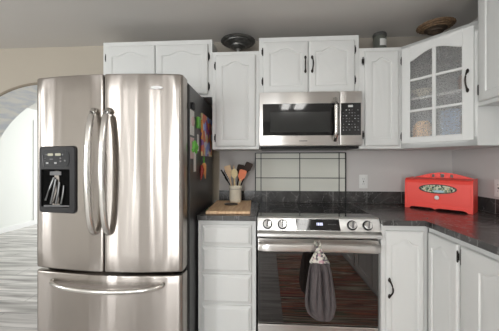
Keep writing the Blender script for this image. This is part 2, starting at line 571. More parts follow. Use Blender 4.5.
# back wall with the arch (X -3.0 .. -1.1, crown 2.015), thickness 0.36
AX, AR, AT, TH = -2.05, 0.95, 2.015, 0.36
wb = MB()
arc = [(AX + AR * math.cos(t), AT - AR + AR * math.sin(t)) for t in [PI - PI * i / 40 for i in range(41)]]


def arch_wall(mb, d0, d1, x0, x1):
    for (a, b) in zip(arc, arc[1:]):
        mb.slab([(a[0], a[1]), (b[0], b[1]), (b[0], CEIL), (a[0], CEIL)], d0, d1)
    mb.box(x0, AX - AR, d0, d1, 0, CEIL)
    mb.box(AX + AR, x1, d0, d1, 0, CEIL)


arch_wall(wb, -0.018, 0.0, LX, -0.420)
bmesh.ops.remove_doubles(wb.bm, verts=wb.bm.verts, dist=1e-5)
struct(wb.build('wall_back_left', 'beige_wall'))
wb = MB()
arch_wall(wb, -TH, -0.018, LX, WX)
bmesh.ops.remove_doubles(wb.bm, verts=wb.bm.verts, dist=1e-5)
struct(wb.build('wall_hall_front', 'hall_wall'))
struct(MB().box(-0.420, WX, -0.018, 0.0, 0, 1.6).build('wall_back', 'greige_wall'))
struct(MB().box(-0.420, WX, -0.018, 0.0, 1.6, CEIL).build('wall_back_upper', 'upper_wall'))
# arch lining, light tones in its colour, and its tan bead
ln = MB()
R2 = AR - 0.006
o_ = [(AX + AR * math.cos(t), AT - AR + AR * math.sin(t)) for t in [PI - PI * i / 48 for i in range(49)]]
i_ = [(AX + R2 * math.cos(t), AT - AR + R2 * math.sin(t)) for t in [PI - PI * i / 48 for i in range(49)]]
for k in range(48):
    ln.slab([o_[k], o_[k + 1], i_[k + 1], i_[k]], -TH, -0.0)
ln.box(AX - AR, AX - R2, -TH, 0, 0, AT - AR); ln.box(AX + R2, AX + AR, -TH, 0, 0, AT - AR)
struct(ln.build('trim_arch_lining', 'arch_glaze', smooth=True))
be = MB()
be.tube([W(x, 0.004, z) for x, z in o_], 0.012, 8)
struct(be.build('trim_arch_bead', 'bead_trim', smooth=True))
struct(MB().box(-0.417, -0.368, 0.0, 0.012, 0.93, 1.372).build('trim_1', 'tan_trim'))

struct(MB().box(WX, WX + .1, -0.36, RD, 0, CEIL).build('wall_right', 'greige_wall'))


def wall_with_windows(name, axis, pos, a0, a1, wins, m, th=0.1):
    """wins: list of (lo, hi, z0, z1) along the wall"""
    mb = MB(); cur = a0
    def bx(u0, u1, z0, z1):
        if axis == 'x': mb.box(u0, u1, pos, pos + th, z0, z1)
        else: mb.box(pos - th, pos, u0, u1, z0, z1)
    for lo, hi, z0, z1 in wins:
        bx(cur, lo, 0, CEIL); bx(lo, hi, 0, z0); bx(lo, hi, z1, CEIL); cur = hi
    bx(cur, a1, 0, CEIL)
    return struct(mb.build(name, m))


wn = [0]


def window(axis, pos, lo, hi, z0, z1):  # made-up unseen windows, shaped for their streaks on the steel
    wn[0] += 1
    t = thing_struct = bpy.data.objects.new('window_%d' % wn[0], None)
    COL.objects.link(t); t['kind'] = 'structure'
    t.location = W((lo + hi) / 2, pos, z0) if axis == 'x' else W(pos, (lo + hi) / 2, z0)
    f = MB(); g = MB(); mid = (lo + hi) / 2
    def bx(mb, u0, u1, z_0, z_1, e0, e1):
        if axis == 'x': mb.box(u0, u1, pos + e0, pos + e1, z_0, z_1)
        else: mb.box(pos - e1, pos - e0, u0, u1, z_0, z_1)
    for u0, u1, a, b in ((lo, lo + .05, z0, z1), (hi - .05, hi, z0, z1), (mid - .025, mid + .025, z0, z1), (lo, hi, z0, z0 + .05), (lo, hi, z1 - .05, z1)):
        bx(f, u0, u1, a, b, -0.01, 0.07)
    bx(g, lo + .04, hi - .04, z0 + .04, z1 - .04, 0.03, 0.036)
    f.build('window_frame', 'white_trim', t); g.build('pane', 'clear_glass', t)


wall_with_windows('wall_rear', 'x', RD, LX, WX, [(-3.58, -3.22, 0.4, 2.25), (-2.62, -2.38, 0.4, 2.25), (-1.62, -1.38, 0.4, 2.25), (-0.80, -0.52, 0.4, 2.25)], 'cream_wall')  # slim openings added to go with the rear streak lights
window('x', RD, -3.58, -3.22, 0.4, 2.25)
window('x', RD, -2.62, -2.38, 0.4, 2.25)
window('x', RD, -1.62, -1.38, 0.4, 2.25)
window('x', RD, -0.80, -0.52, 0.4, 2.25)
wall_with_windows('wall_left', 'y', LX, -0.018, RD, [(2.45, 2.75, 0.75, 2.15)], 'cream_wall')  # opening added to go with the left streak light
window('y', LX, 2.45, 2.75, 0.75, 2.15)
struct(MB().box(LX - .1, LX, -5.4, -0.018, 0, CEIL).build('wall_hall_left', 'hall_wall'))
mbx = MB()
for a in ((LX, -3.6, 0, CEIL), (-1.6, WX, 0, CEIL), (-3.6, -1.6, 0, .75), (-3.6, -1.6, 2.2, CEIL)):  # made-up opening behind the added hall light
    mbx.box(a[0], a[1], -5.5, -5.4, a[2], a[3])
struct(mbx.build('wall_hall_far', 'hall_wall'))
struct(MB().box(WX, WX + .1, -5.4, -0.36, 0, CEIL).build('wall_hall_right', 'hall_wall'))
struct(MB().box(LX, LX + .014, -2.714, -TH, 0, 0.095, 0.003).build('baseboard_hall_left', 'white_trim'))
struct(MB().box(LX, LX + .014, -5.4, -3.62, 0, 0.095, 0.003).build('baseboard_hall_left_far', 'white_trim'))
struct(MB().box(LX, -3.0, 0, .014, 0, 0.095, 0.003).build('baseboard_back', 'white_trim'))
dr = bpy.data.objects.new('door_1', None); COL.objects.link(dr); dr['kind'] = 'structure'; dr.location = W(LX, -3.1, 0)
MB().box(LX, LX + .004, -3.55, -2.80, 0.01, 2.06).build('door_leaf', 'white_trim', dr)
cs = MB()
cs.box(LX, LX + .012, -2.80, -2.715, 0, 2.13, 0.001); cs.box(LX, LX + .012, -3.62, -3.55, 0, 2.13, 0.001); cs.box(LX, LX + .012, -3.549, -2.801, 2.06, 2.13, 0.001)
cs.build('door_casing', 'white_trim', dr)
MB().tube([W(LX + .004, -2.86, .92), W(LX + .05, -2.86, .92), W(LX + .055, -2.94, .92)], 0.009, 8).build('door_handle', 'pewter', dr, True)

# slate backsplash strips
struct(MB().box(-0.368, WX, 0.0, 0.010, 0.9145, 1.0137).build('trim_2', 'slate_splash'))
bs = MB(); bs.box(WX - .010, WX, 0.010, 3.0, 0.9145, 1.0137)
sm = slate('slate_splash_side', 0.290, 0.1, 0, 'y', 0.004, 0.35, (0.24, 0.23, 0.22))
struct(bs.build('trim_3', 'slate_splash_side'))

# ------------------------------------------------------------------ cabinet doors
def arch_fn(u, A):
    lo, hi = 0.07, 0.93
    if u <= lo or u >= hi: 
        return 0.0
    t = (u - lo) / (hi - lo)
    return A * (0.5 - 0.5 * math.cos(2 * PI * t)) ** 1.05


def panel_door(x0, x1, z0, z1, d0, th=0.020, stile=0.050, A=0.030, arched=True, T=None, rail=None, deep=0.006, field=0.022):
    """raised-panel door; arched (cathedral) top when arched"""
    mb = MB(T)
    nS, nT = 6, 36
    rail = rail or stile
    df = d0 + th

    def outline(i, dep, full=False):
        pts = []
        if full:
            e = i
            xl, xr, zb, zt = x0 + e, x1 - e, z0 + e, z1 - e
            A_ = 0
        else:
            xl, xr, zb, zt = x0 + stile + i, x1 - stile - i, z0 + rail + i, z1 - rail - (A if arched else 0) - i
            A_ = A if arched else 0
        for k in range(nS): pts.append((xl + (xr - xl) * k / nS, zb))
        for k in range(nS): pts.append((xr, zb + (zt - zb) * k / nS))
        for k in range(nT):
            u = 1 - k / nT
            pts.append((xl + (xr - xl) * u, zt + (arch_fn(u, A_) if A_ else 0)))
        for k in range(nS): pts.append((xl, zt - (zt - zb) * k / nS))
        return [W(x, dep, z) for x, z in pts]
    Ls = [outline(0, d0, True), outline(0, df - 0.006, True), outline(0.003, df - 0.002, True), outline(0.009, df, True),
          outline(0, df), outline(0.004, df - deep), outline(0.008, df - deep),
          outline(field, df - 0.0015), outline(field + 0.004, df - 0.001)]
    mb.loops(Ls)
    return mb


def hinge(X, d, z, parent, T=None, h=0.055):
    mb = MB(T)
    mb.tube([W(X, d + .003, z - h / 2), W(X, d + .003, z + h / 2)], 0.0045, 8)
    mb.box(X - .009, X + .009, d - .001, d + .002, z - h * .32, z + h * .32, 0.0008)
    mb.tube([W(X, d + .003, z - h / 2 - .004), W(X, d + .003, z - h / 2)], 0.003, 6)
    mb.tube([W(X, d + .003, z + h / 2 + .004), W(X, d + .003, z + h / 2)], 0.003, 6)
    return mb.build('hinge', 'dark_iron', parent, True)


def pull(X, d, z, parent, T=None, h=0.105, out=0.028, name='handle', bow=0.0):
    mb = MB(T)
    pts, rs = [], []
    for i in range(15):
        t = i / 14
        s_ = math.sin(PI * t)
        pts.append(W(X + bow * s_, d + 0.004 + out * s_ ** 0.8, z + h / 2 - h * t))
        rs.append(0.0042 + 0.004 * (abs(2 * t - 1) ** 5) + 0.0012 * (1 - abs(2 * t - 1)) ** 2)
    mb.tube(pts, rs, 8)
    for sgn in (1, -1):
        zz = z + sgn * h / 2
        mb.tube([W(X, d + 0.003, zz - 0.014), W(X, d + 0.004, zz - 0.005), W(X, d + 0.005, zz + 0.005), W(X, d + 0.003, zz + 0.014)], [0.003, 0.0085, 0.0085, 0.003], 8, flat=(1, 0.4))
    return mb.build(name, 'bronze', parent, True)


CF = 0.3065


def upper(name, label, x0, x1, z0, z1, doors, arch=True, rails=0.0):
    t = thing(name, label, 'cabinet', ((x0 + x1) / 2, 0, z0))
    b = MB(); b.box(x0, x1, 0.001, CF, z0, z1, 0.0015, 1)
    b.build('cabinet_body', 'cabinet_paint', t)
    out = []
    for (a, c, zb, zt, A) in doors:
        dd = panel_door(a, c, zb, zt, CF, A=A).build('cabinet_door', 'cabinet_paint', t, True)
        out.append(dd)
    return t, out


t, ds = upper('upper_cabinet', 'short white two-door wall cabinet above the refrigerator with arched panels', -1.264, -0.3695, 1.783, 2.238,
              [(-1.232, -0.829, 1.805, 2.200, 0.034), (-0.821, -0.402, 1.805, 2.197, 0.034)])
hinge(-1.238, CF + .004, 2.11, ds[0]); hinge(-0.397, CF + .004, 2.10, ds[1]); hinge(-0.397, CF + .004, 1.865, ds[1])
t, ds = upper('upper_cabinet', 'narrow white wall cabinet between refrigerator and microwave, above the utensil crock', -0.369, -0.0005, 1.370, 2.1365,
              [(-0.340, -0.028, 1.392, 2.105, 0.034)])
hinge(-0.345, CF + .004, 2.025, ds[0]); hinge(-0.345, CF + .004, 1.458, ds[0])
t, ds = upper('upper_cabinet', 'white two-door wall cabinet directly above the microwave with two dark pulls', 0.0, 0.7603, 1.7915, 2.238,
              [(0.033, 0.376, 1.803, 2.196, 0.034), (0.381, 0.724, 1.803, 2.196, 0.034)])
hinge(0.028, CF + .004, 2.125, ds[0]); hinge(0.028, CF + .004, 1.895, ds[0]); hinge(0.729, CF + .004, 2.125, ds[1]); hinge(0.729, CF + .004, 1.895, ds[1])
pull(0.354, CF + .02, 2.015, ds[0], bow=-0.004); pull(0.405, CF + .02, 2.015, ds[1], bow=0.004)
t, ds = upper('upper_cabinet', 'narrow white wall cabinet between microwave and glass-door corner cabinet', 0.761, 1.0722, 1.370, 2.1365,
              [(0.800, 1.046, 1.392, 2.105, 0.030)])
hinge(0.789, CF + .004, 2.035, ds[0]); hinge(0.789, CF + .004, 1.475, ds[0])

# ---- diagonal corner cabinet with a glass door
A0, B0 = (1.0725, CF), (1.3515, 0.6617)
ang = math.atan2(-(B0[1] - A0[1]), B0[0] - A0[0])
Ld = math.hypot(B0[0] - A0[0], B0[1] - A0[1])
# local frame: x along the face, local d=0 at the face plane, +d outward
TD = Matrix.Translation(W(A0[0], A0[1], 0)) @ Matrix.Rotation(ang, 4, 'Z')
cc = thing('corner_cabinet', 'white diagonal corner wall cabinet with a six-pane pebbled glass door', 'cabinet', (1.35, 0.3, 1.37))
foot = [(1.0725, 0.001), (WX - .001, 0.001), (WX - .001, 0.6617), (1.3515, 0.6617), (1.0725, CF)]
inner = [(1.09, 0.02), (WX - .02, 0.02), (WX - .02, 0.642), (1.36, 0.642), (1.09, CF + .004)]
b = MB()
b.prism(foot, 1.370, 1.392); b.prism(foot, 2.115, 2.1365)
b.box(1.0725, 1.087, 0.001, CF, 1.392, 2.115)
b.box(1.3515, WX - .001, 0.647, 0.6617, 1.392, 2.115)
b.box(1.087, WX - .001, 0.001, 0.012, 1.392, 2.115)
b.box(WX - .012, WX - .001, 0.012, 0.647, 1.392, 2.115)
b.build('cabinet_body', 'cabinet_paint', cc)
ff = MB(TD)
for a in ((0.0, 0.050, 1.370, 2.1365), (Ld - .050, Ld, 1.370, 2.1365), (0, Ld, 1.370, 1.425), (0, Ld, 2.075, 2.1365)):
    ff.box(a[0], a[1], -0.018, 0.0, a[2], a[3])
ff.build('face_frame', 'cabinet_paint', cc)
MB().prism(inner, 1.722, 1.740).build('shelf', 'cabinet_paint', cc)
DX0, DX1, GZ0, GZ1 = 0.012, 0.437, 1.405, 2.110
gx0, gx1 = 0.069, 0.381
ga = MB(TD)


def gt(x):
    u = (x - gx0) / (gx1 - gx0)
    return 2.000 + 0.052 * math.sin(PI * min(1, max(0, u))) ** 1.3


N = 30
ga.box(DX0, gx0, 0, .02, GZ0, GZ1, 0.002, 1); ga.box(gx1, DX1, 0, .02, GZ0, GZ1, 0.002, 1); ga.box(gx0, gx1, 0, .02, GZ0, 1.446)
xs = [gx0 + (gx1 - gx0) * i / N for i in range(N + 1)]
for p, q in zip(xs, xs[1:]):
    ga.slab([(p, gt(p)), (q, gt(q)), (q, GZ1), (p, GZ1)], 0, .02)
# moulded inner lip round the opening
lip = [(gx0, 1.446)] + [(gx1, 1.446)] + [(x, gt(x)) for x in xs[::-1]] + [(gx0, 1.446)]
ga.tube([W(x, .019, z) for x, z in lip], 0.004, 6)
gd = ga.build('glass_door', 'cabinet_paint', cc, False)
mu = MB(TD)
mu.box(0.211, 0.235, 0.004, 0.021, 1.446, 2.055, 0.003, 1)
mu.build('muntin', 'cabinet_paint', gd)
for z in (1.638, 1.862):
    mu = MB(TD); mu.box(gx0, gx1, 0.004, 0.0205, z - .009, z + .009, 0.003, 1); mu.build('muntin', 'cabinet_paint', gd)
for (px0, px1) in ((gx0, 0.211), (0.235, gx1)):
    for (pz0, pz1) in ((1.446, 1.629), (1.647, 1.853), (1.871, None)):
        pm = MB(TD)
        if pz1: pm.box(px0, px1, 0.007, 0.011, pz0, pz1)
        else:
            q = [px0 + (px1 - px0) * i / 12 for i in range(13)]
            pm.slab([(px0, pz0), (px1, pz0)] + [(x, gt(x)) for x in q[::-1]], 0.007, 0.011)
        pm.build('pane', 'pebbled_glass', gd)
hinge(0.006, .004, 2.027, gd, TD); hinge(0.006, .004, 1.460, gd, TD)
pull(0.408, .02, 1.775, gd, TD, h=0.12, bow=-0.004)
# what stands in it
tag(MB().lathe([(0.04, 0), (0.058, 0.03), (0.070, 0.10), (0.060, 0.15), (0.035, 0.18)], W(1.215, 0.33, 1.392), 24).build('ceramic_jar', 'tan_ceramic', smooth=True),
    'tan round jar behind the lower left pane of the glass-door corner cabinet', 'jar')
tag(MB().box(1.33, 1.395, 0.35, 0.46, 1.392, 1.64, 0.004).build('storage_box', 'blue_ceramic'),
    'pale blue box behind the lower right pane of the glass-door corner cabinet', 'box')
tag(MB().box(1.41, 1.50, 0.40, 0.56, 1.392, 1.59, 0.004).build('storage_box', 'brown_box'),
    'reddish brown box at the right end of the bottom shelf behind the pebbled glass', 'box')
tag(MB().lathe([(0.025, 0), (0.03, 0.01), (0.075, 0.06), (0.08, 0.065), (0.07, 0.058), (0.02, 0.012)], W(1.23, 0.31, 1.740), 24).build('serving_bowl', 'crock_glaze', smooth=True),
    'pale bowl on the upper shelf behind the left pane of the corner cabinet', 'bowl')
tag(MB().lathe([(0.04, 0), (0.05, 0.01), (0.05, 0.10), (0.04, 0.12)], W(1.42, 0.48, 1.740), 24).build('canister', 'brown_box', smooth=True),
    'brownish canister on the upper shelf behind the right pane of the corner cabinet', 'canister')

# ---- short cabinet on the right wall, nearer than the corner cabinet
# local frame: x along +d of the world, outward = -X
TR = Matrix.Translation(W(0, 0, 0)) @ Matrix.Rotation(-PI / 2, 4, 'Z')   # local (x,d) -> world X=-d_local, d=x


def TRX(X):
    """door frame on a plane X=const facing -X: local x = world d, local d = distance out of that plane"""
    return Matrix.Translation(Vector((X, 0, 0))) @ Matrix.Rotation(-PI / 2, 4, 'Z')


rc = thing('upper_cabinet', 'tall-topped white wall cabinet at the right edge, nearer than the glass-door corner cabinet', 'cabinet', (1.5, 0.95, 1.609))
MB().box(1.3515, WX - .001, 0.6620, 1.45, 1.609, CEIL - .001, 0.0015, 1).build('cabinet_body', 'cabinet_paint', rc)
T1 = TRX(1.3515)
dd = panel_door(0.690, 1.05, 1.632, 2.325, 0, A=0.034, T=T1).build('cabinet_door', 'cabinet_paint', rc, True)
hinge(0.680, .008, 1.705, dd, T1, h=0.055); hinge(0.680, .008, 2.290, dd, T1, h=0.055)
dd = panel_door(1.06, 1.42, 1.632, 2.325, 0, A=0.034, T=T1).build('cabinet_door', 'cabinet_paint', rc, True)

# ------------------------------------------------------------------ base cabinets and counters
bc = thing('base_cabinet', 'narrow white base cabinet of four drawers between refrigerator and range', 'cabinet', (-.2, .3, 0))
b = MB(); b.box(-0.405, -0.012, 0.02, 0.600, 0.10, 0.884, 0.001, 1); b.box(-0.405, -0.012, 0.02, 0.54, 0.0, 0.10)
b.build('cabinet_body', 'cabinet_paint', bc)
for z0, z1 in ((0.712, 0.848), (0.530, 0.697), (0.322, 0.515), (0.118, 0.307)):
    m_ = MB()
    loops = []
    for e, dp in ((0, .600), (0, .609), (.004, .613), (.010, .614), (.018, .620), (.022, .621)):
        loops.append([W(-.378 + e, dp, z0 + e), W(-.042 - e, dp, z0 + e), W(-.042 - e, dp, z1 - e), W(-.378 + e, dp, z1 - e)])
    m_.loops(loops)
    m_.build('drawer_front', 'cabinet_paint', bc)

ct = tag(MB().box(-0.4045, -0.004, 0.012, 0.630, 0.886, 0.914, 0.003, 1).build('countertop', 'slate_top'),
         'short dark slate countertop between refrigerator and range, under the cutting board', 'countertop')
e_ = MB(); e_.box(-0.4045, -0.004, 0.6302, 0.638, 0.880, 0.9145, 0.003, 1); e_.build('edge_tile', 'slate_edge_left', ct)

FD = 0.682   # face of the back run right of the range
bc = thing('base_cabinet', 'white base cabinet with arched door and dark pull, directly right of the range', 'cabinet', (.9, .35, 0))
b = MB(); b.box(0.7675, 1.0455, 0.02, FD, 0.10, 0.884, 0.001, 1); b.box(0.7675, 1.04, 0.02, FD - .06, 0.0, 0.10)
b.build('cabinet_body', 'cabinet_paint', bc)
dd = panel_door(0.790, 1.013, 0.118, 0.846, FD, A=0.034, stile=0.030, rail=0.050).build('cabinet_door', 'cabinet_paint', bc, True)
pull(0.806, FD + .02, 0.498, dd, h=0.10, bow=0.010)

BX = 1.046
TB = TRX(BX)


def right_base(label, y0, y1, doors, hin):
    t = thing('base_cabinet', label, 'cabinet', (1.35, (y0 + y1) / 2, 0))
    b = MB(); b.box(BX, WX - .001, y0, y1, 0.10, 0.884, 0.001, 1); b.box(BX + .055, WX - .001, y0, y1, 0.0, 0.10)
    b.build('cabinet_body', 'cabinet_paint', t)
    r = []
    for a, c, st in doors:
        r.append(panel_door(a, c, 0.118, 0.846, 0, A=0.034, T=TB, stile=st, rail=0.050).build('cabinet_door', 'cabinet_paint', t, True))
    return t, r


t, r = right_base('white corner base cabinet along the right wall, narrow arched door with black hinge', 0.690, 0.968, [(0.712, 0.958, 0.035)], None)
hinge(0.955, .012, 0.785, r[0], TB, h=0.055)
t, r = right_base('white base cabinet nearest the camera along the right wall, cut by the right edge', 0.9685, 1.96, [(0.980, 1.460, 0.115), (1.470, 1.945, 0.115)], None)
hinge(0.982, .012, 0.790, r[0], TB, h=0.075)
t, r = right_base('white base cabinet at near end of the right run, mirrored in the oven door', 1.9605, 2.95, [(1.975, 2.45, 0.050), (2.46, 2.935, 0.050)], None)

top = MB()
top.prism([(0.7625, 0.012), (WX - .011, 0.012), (WX - .011, 3.0), (1.019, 3.0), (1.019, 0.711), (0.7625, 0.711)], 0.886, 0.914)
ct = tag(top.build('countertop', 'slate_top'), 'long L-shaped dark slate countertop running from range to right edge, under the red bread box', 'countertop')
e_ = MB()
e_.prism([(0.7625, 0.7112), (1.0188, 0.7112), (1.0188, 3.0), (1.0112, 3.0), (1.0112, 0.7188), (0.7625, 0.7188)], 0.882, 0.9146)
e_.build('edge_tile', 'slate_edge_right', ct)

# ------------------------------------------------------------------ refrigerator
FX0, FX1 = -1.345, -0.4175
fr = thing('refrigerator', 'stainless french-door refrigerator with ice dispenser and bottom freezer drawer', 'refrigerator', (-0.874, 0.4, 0))
b = MB(); b.box(FX0 + .004, FX1 - .002, 0.05, 0.752, 0.03, 1.752, 0.006)
body = b.build('cabinet_body', 'fridge_side', fr)
MB().box(FX0 + .01, FX1 - .008, 0.752, 0.772, 0.05, 1.745).build('gasket', 'rubber', fr)
for x in (FX1 - .075, FX0 + .075):
    h_ = MB(); h_.slab([(x - .05, 1.752), (x + .05, 1.752), (x + .05, 1.772), (x + .03, 1.788), (x - .03, 1.788), (x - .05, 1.772)], 0.62, 0.80)
    h_.build('hinge_cover', 'panel_plastic', fr)
MB().box(FX0 + .02, FX1 - .02, 0.10, 0.76, 0.0, 0.05).build('toe_grille', 'black_plastic', fr)
CXF = (FX0 + FX1) / 2


def front_d(x):
    u = (x - CXF) / ((FX1 - FX0) / 2)
    return 0.855 + 0.010 * u + 0.044 * (1 - u * u)


def door_loop(x0, x1, z, rl, rr, inset=0.0, dep=0.0):
    """plan outline at height z; rl, rr: corner radii left and right at the front"""
    x0 += inset; x1 -= inset
    pts = [W(x1, 0.774 + inset, z), W(x0, 0.774 + inset, z)]
    # front from left to right
    n = 40
    for i in range(7):
        a = PI / 2 * i / 6
        pts.append(W(x0 + rl - rl * math.cos(a), front_d(x0 + rl) - inset - rl + rl * math.sin(a), z))
    for i in range(1, n):
        x = x0 + rl + (x1 - x0 - rl - rr) * i / n
        pts.append(W(x, front_d(x) - inset, z))
    for i in range(7):
        a = PI / 2 * i / 6
        pts.append(W(x1 - rr + rr * math.sin(a), front_d(x1 - rr) - inset - rr + rr * math.cos(a), z))
    return pts


def steel_door(name, x0, x1, z0, z1, rl, rr):
    mb = MB()
    lo = [door_loop(x0, x1, z0, rl, rr, 0.006), door_loop(x0, x1, z0 + .003, rl, rr, 0.0018), door_loop(x0, x1, z0 + .010, rl, rr, 0)]
    for k in range(1, 12): lo.append(door_loop(x0, x1, z0 + .010 + (z1 - z0 - .020) * k / 12, rl, rr, 0))
    lo += [door_loop(x0, x1, z1 - .010, rl, rr, 0), door_loop(x0, x1, z1 - .003, rl, rr, 0.0018), door_loop(x0, x1, z1, rl, rr, 0.006)]
    mb.loops(lo)
    return mb.build(name, 'fridge_steel', fr, True)


dl = steel_door('left_door', FX0, CXF - .0035, 0.630, 1.778, 0.022, 0.006)
drr = steel_door('right_door', CXF + .0035, FX1 - .010, 0.630, 1.778, 0.006, 0.022)
dz = steel_door('freezer_drawer', FX0, FX1 - .010, 0.055, 0.611, 0.022, 0.022)


def bar(pts, r, flat):
    mb = MB(); mb.tube(pts, r, 14, flat=flat); return mb


for X, par in ((CXF - .052, dl), (CXF + .034, drr)):
    pts, rs = [], []
    for i in range(29):
        t_ = 0.5 - 0.5 * math.cos(PI * i / 28)
        s_ = math.sin(PI * i / 28)
        pts.append(W(X + 0.006 * 0, front_d(X) + 0.004 + 0.066 * s_ ** 0.9, 1.568 - (1.568 - 0.858) * t_))
        rs.append(0.016 + 0.004 * s_)
    bar(pts, rs, (1.0, 0.85)).build('handle', 'handle_steel', par, True)
pts, rs = [], []
for i in range(33):
    t_ = 0.5 - 0.5 * math.cos(PI * i / 32)
    s_ = math.sin(PI * i / 32)
    x = -1.215 + 0.680 * t_
    pts.append(W(x, front_d(x) + 0.004 + 0.058 * s_ ** 0.9, 0.562 - 0.016 * s_))
    rs.append(0.0125 + 0.002 * s_)
bar(pts, rs, (0.85, 1.0)).build('handle', 'handle_steel', dz, True)

# dispenser, on the left door
dx0, dx1, z0, z1 = -1.312, -1.052, 0.966, 1.362
fd = lambda x: front_d(x)


def rrect(x0, x1, z0, z1, r, n=6):
    out = []
    for cx_, cz_, a0 in ((x1 - r, z1 - r, 0), (x0 + r, z1 - r, PI / 2), (x0 + r, z0 + r, PI), (x1 - r, z0 + r, 1.5 * PI)):
        for i in range(n + 1):
            a = a0 + PI / 2 * i / n
            out.append((cx_ + r * math.cos(a), cz_ + r * math.sin(a)))
    return out


hx0, hx1, hz0, hz1 = -1.294, -1.090, 1.000, 1.225     # niche opening
mb = MB()
ou = rrect(dx0, dx1, z0, z1, 0.022); 
ou2 = rrect(dx0 + .006, dx1 - .006, z0 + .006, z1 - .006, 0.018)
inn = rrect(hx0, hx1, hz0, hz1, 0.008)
inn_b = rrect(hx0 + .01, hx1 - .01, hz0 + .006, hz1 - .01, 0.008)


def L3(poly, off):
    return [W(x, fd(x) + off, z) for x, z in poly]


mb.loops([L3(ou, -0.004), L3(ou, 0.006), L3(ou2, 0.012), L3(inn, 0.011), L3(inn, 0.004)], cap_last=False, cap_first=False)
dp = mb.build('dispenser_panel', 'panel_plastic', dl, True)
mb = MB(); mb.loops([L3(inn, 0.0035), L3(inn_b, 0.0015)], cap_first=False)
mb.build('dispenser_niche', 'cavity', dp)  # shallow inset coloured near-black for the shade of a deep niche
# control face
cf = rrect(-1.285, -1.092, 1.238, 1.340, 0.035)
mb = MB(); mb.loops([L3(cf, 0.010), L3(cf, 0.0128)], cap_first=False); mb.build('control_face', 'black_plastic', dp)
for (x, z, a, bb, m_) in ((-1.222, 1.312, .040, .014, 'amber_window'), (-1.168, 1.312, .040, .014, 'amber_window'),
                          (-1.245, 1.262, .018, .010, 'button_mark'), (-1.185, 1.262, .018, .010, 'button_mark'),
                          (-1.262, 1.29, .006, .006, 'button_dim'), (-1.262, 1.275, .006, .006, 'button_dim'), (-1.215, 1.285, .024, .005, 'button_dim'),
                          (-1.150, 1.29, .012, .008, 'button_dim'), (-1.150, 1.272, .012, .008, 'button_dim'), (-1.120, 1.276, .012, .010, 'button_dim'),
                          (-1.252, 1.312, .008, .008, 'button_dim'), (-1.136, 1.312, .010, .010, 'button_dim')):
    mb = MB(); mb.loops([L3(rrect(x - a / 2, x + a / 2, z - bb / 2, z + bb / 2, min(a, bb) * .35, 3), 0.0125), L3(rrect(x - a / 2, x + a / 2, z - bb / 2, z + bb / 2, min(a, bb) * .35, 3), 0.0142)], cap_first=False)
    mb.build('button', m_, dp)
mb = MB(); mb.tube([W(-1.272, fd(-1.27) + .0135, 1.19 + .05), W(-1.276, fd(-1.27) + .0135, 1.31)], 0.003, 6); mb.build('side_vent', 'button_dim', dp)
for i, (xa, za, xb, zb, r_) in enumerate(((-1.205, 1.175, -1.262, 1.04, .0055), (-1.192, 1.165, -1.222, 1.02, .006), (-1.165, 1.150, -1.185, 1.02, .006), (-1.135, 1.13, -1.150, 1.02, .005))):
    mb = MB(); mb.tube([W(xa, fd(xa) + .004, za), W((xa + xb) / 2 + .008, fd(xa) + .012, (za + zb) / 2), W(xb, fd(xb) + .009, zb)], r_, 8)
    mb.build('drip_fin', 'pewter', dp, True)
mb = MB(); mb.box(-1.225, -1.155, fd(-1.19) - .004, fd(-1.19) + .010, 1.190, 1.212, .003); mb.build('spout', 'button_dim', dp)
mb = MB(); mb.box(-1.26, -1.10, fd(-1.19) - .002, fd(-1.19) + .014, 1.004, 1.012, .002); mb.build('drip_tray', 'button_dim', dp)
# small oval emblem on the right door
em = MB()
ex, ez = -0.573, 1.697
pts = [(ex + .034 * math.cos(a), ez + .009 * math.sin(a)) for a in [2 * PI * i / 28 for i in range(28)]]
em.loops([L3(pts, -.001), L3(pts, .0012)], cap_first=False)
em.tube([W(ex - .040 + .08 * i / 12, fd(ex) + .003, ez - .004 - .006 * math.sin(PI * i / 12)) for i in range(13)], 0.0014, 6)
em.build('emblem', 'pale_chrome', drr, True)

# ---- papers, magnets and ornaments on the refrigerator's right side
SX = FX1 - .002


def on_side(mb_fn, name, m, label, cat, smooth=False, group=None):
    o = mb_fn.build(name, m, smooth=smooth)
    return tag(o, label, cat, group)


def sheet(d0, d1, z0, z1, th=0.002, x=SX):
    return MB().box(x + .0004, x + .0004 + th, d0, d1, z0, z1)


on_side(sheet(0.655, 0.745, 1.44, 1.60), 'paper_note', 'paper_white', 'white paper note high on the refrigerator side, under a black clip', 'note')
on_side(sheet(0.660, 0.740, 1.29, 1.425), 'paper_note', 'paper_pink', 'pinkish printed note below the white one on the refrigerator side', 'note')
mb = MB(); mb.box(SX, SX + .016, 0.675, 0.715, 1.605, 1.650, .005); on_side(mb, 'magnet_clip', 'black_plastic', 'black magnetic clip topmost on the refrigerator side', 'magnet', True)
mb = MB()
mb.lathe([(0.002, 0), (0.030, 0), (0.032, .004), (0.028, .007), (0.002, .007)], (0, 0, 0), 24)
mb.T = Matrix.Translation(W(SX + .0028, 0.695, 1.53)) @ Matrix.Rotation(PI / 2, 4, 'Y')
on_side(mb, 'round_magnet', 'paper_pink', 'round pinkish magnet over the white note on the refrigerator side', 'magnet', True)
mb = MB(); mb.box(SX, SX + .020, 0.545, 0.600, 1.500, 1.578, .006); on_side(mb, 'magnet_clip', 'clip_green', 'bright green plastic clip level with the round magnet on the refrigerator side', 'magnet', True)
mb = MB()
for a_, dz_ in ((0.70, 0), (0.665, .01), (0.635, -.004)):
    mb.tube([W(SX + .008, a_, 1.36 + dz_ - .03), W(SX + .012, a_ - .006, 1.375 + dz_), W(SX + .008, a_ + .002, 1.40 + dz_)], [0.006, .013, .005], 8)
mb.tube([W(SX + .008, .60, 1.36), W(SX + .008, .72, 1.345)], .008, 8)
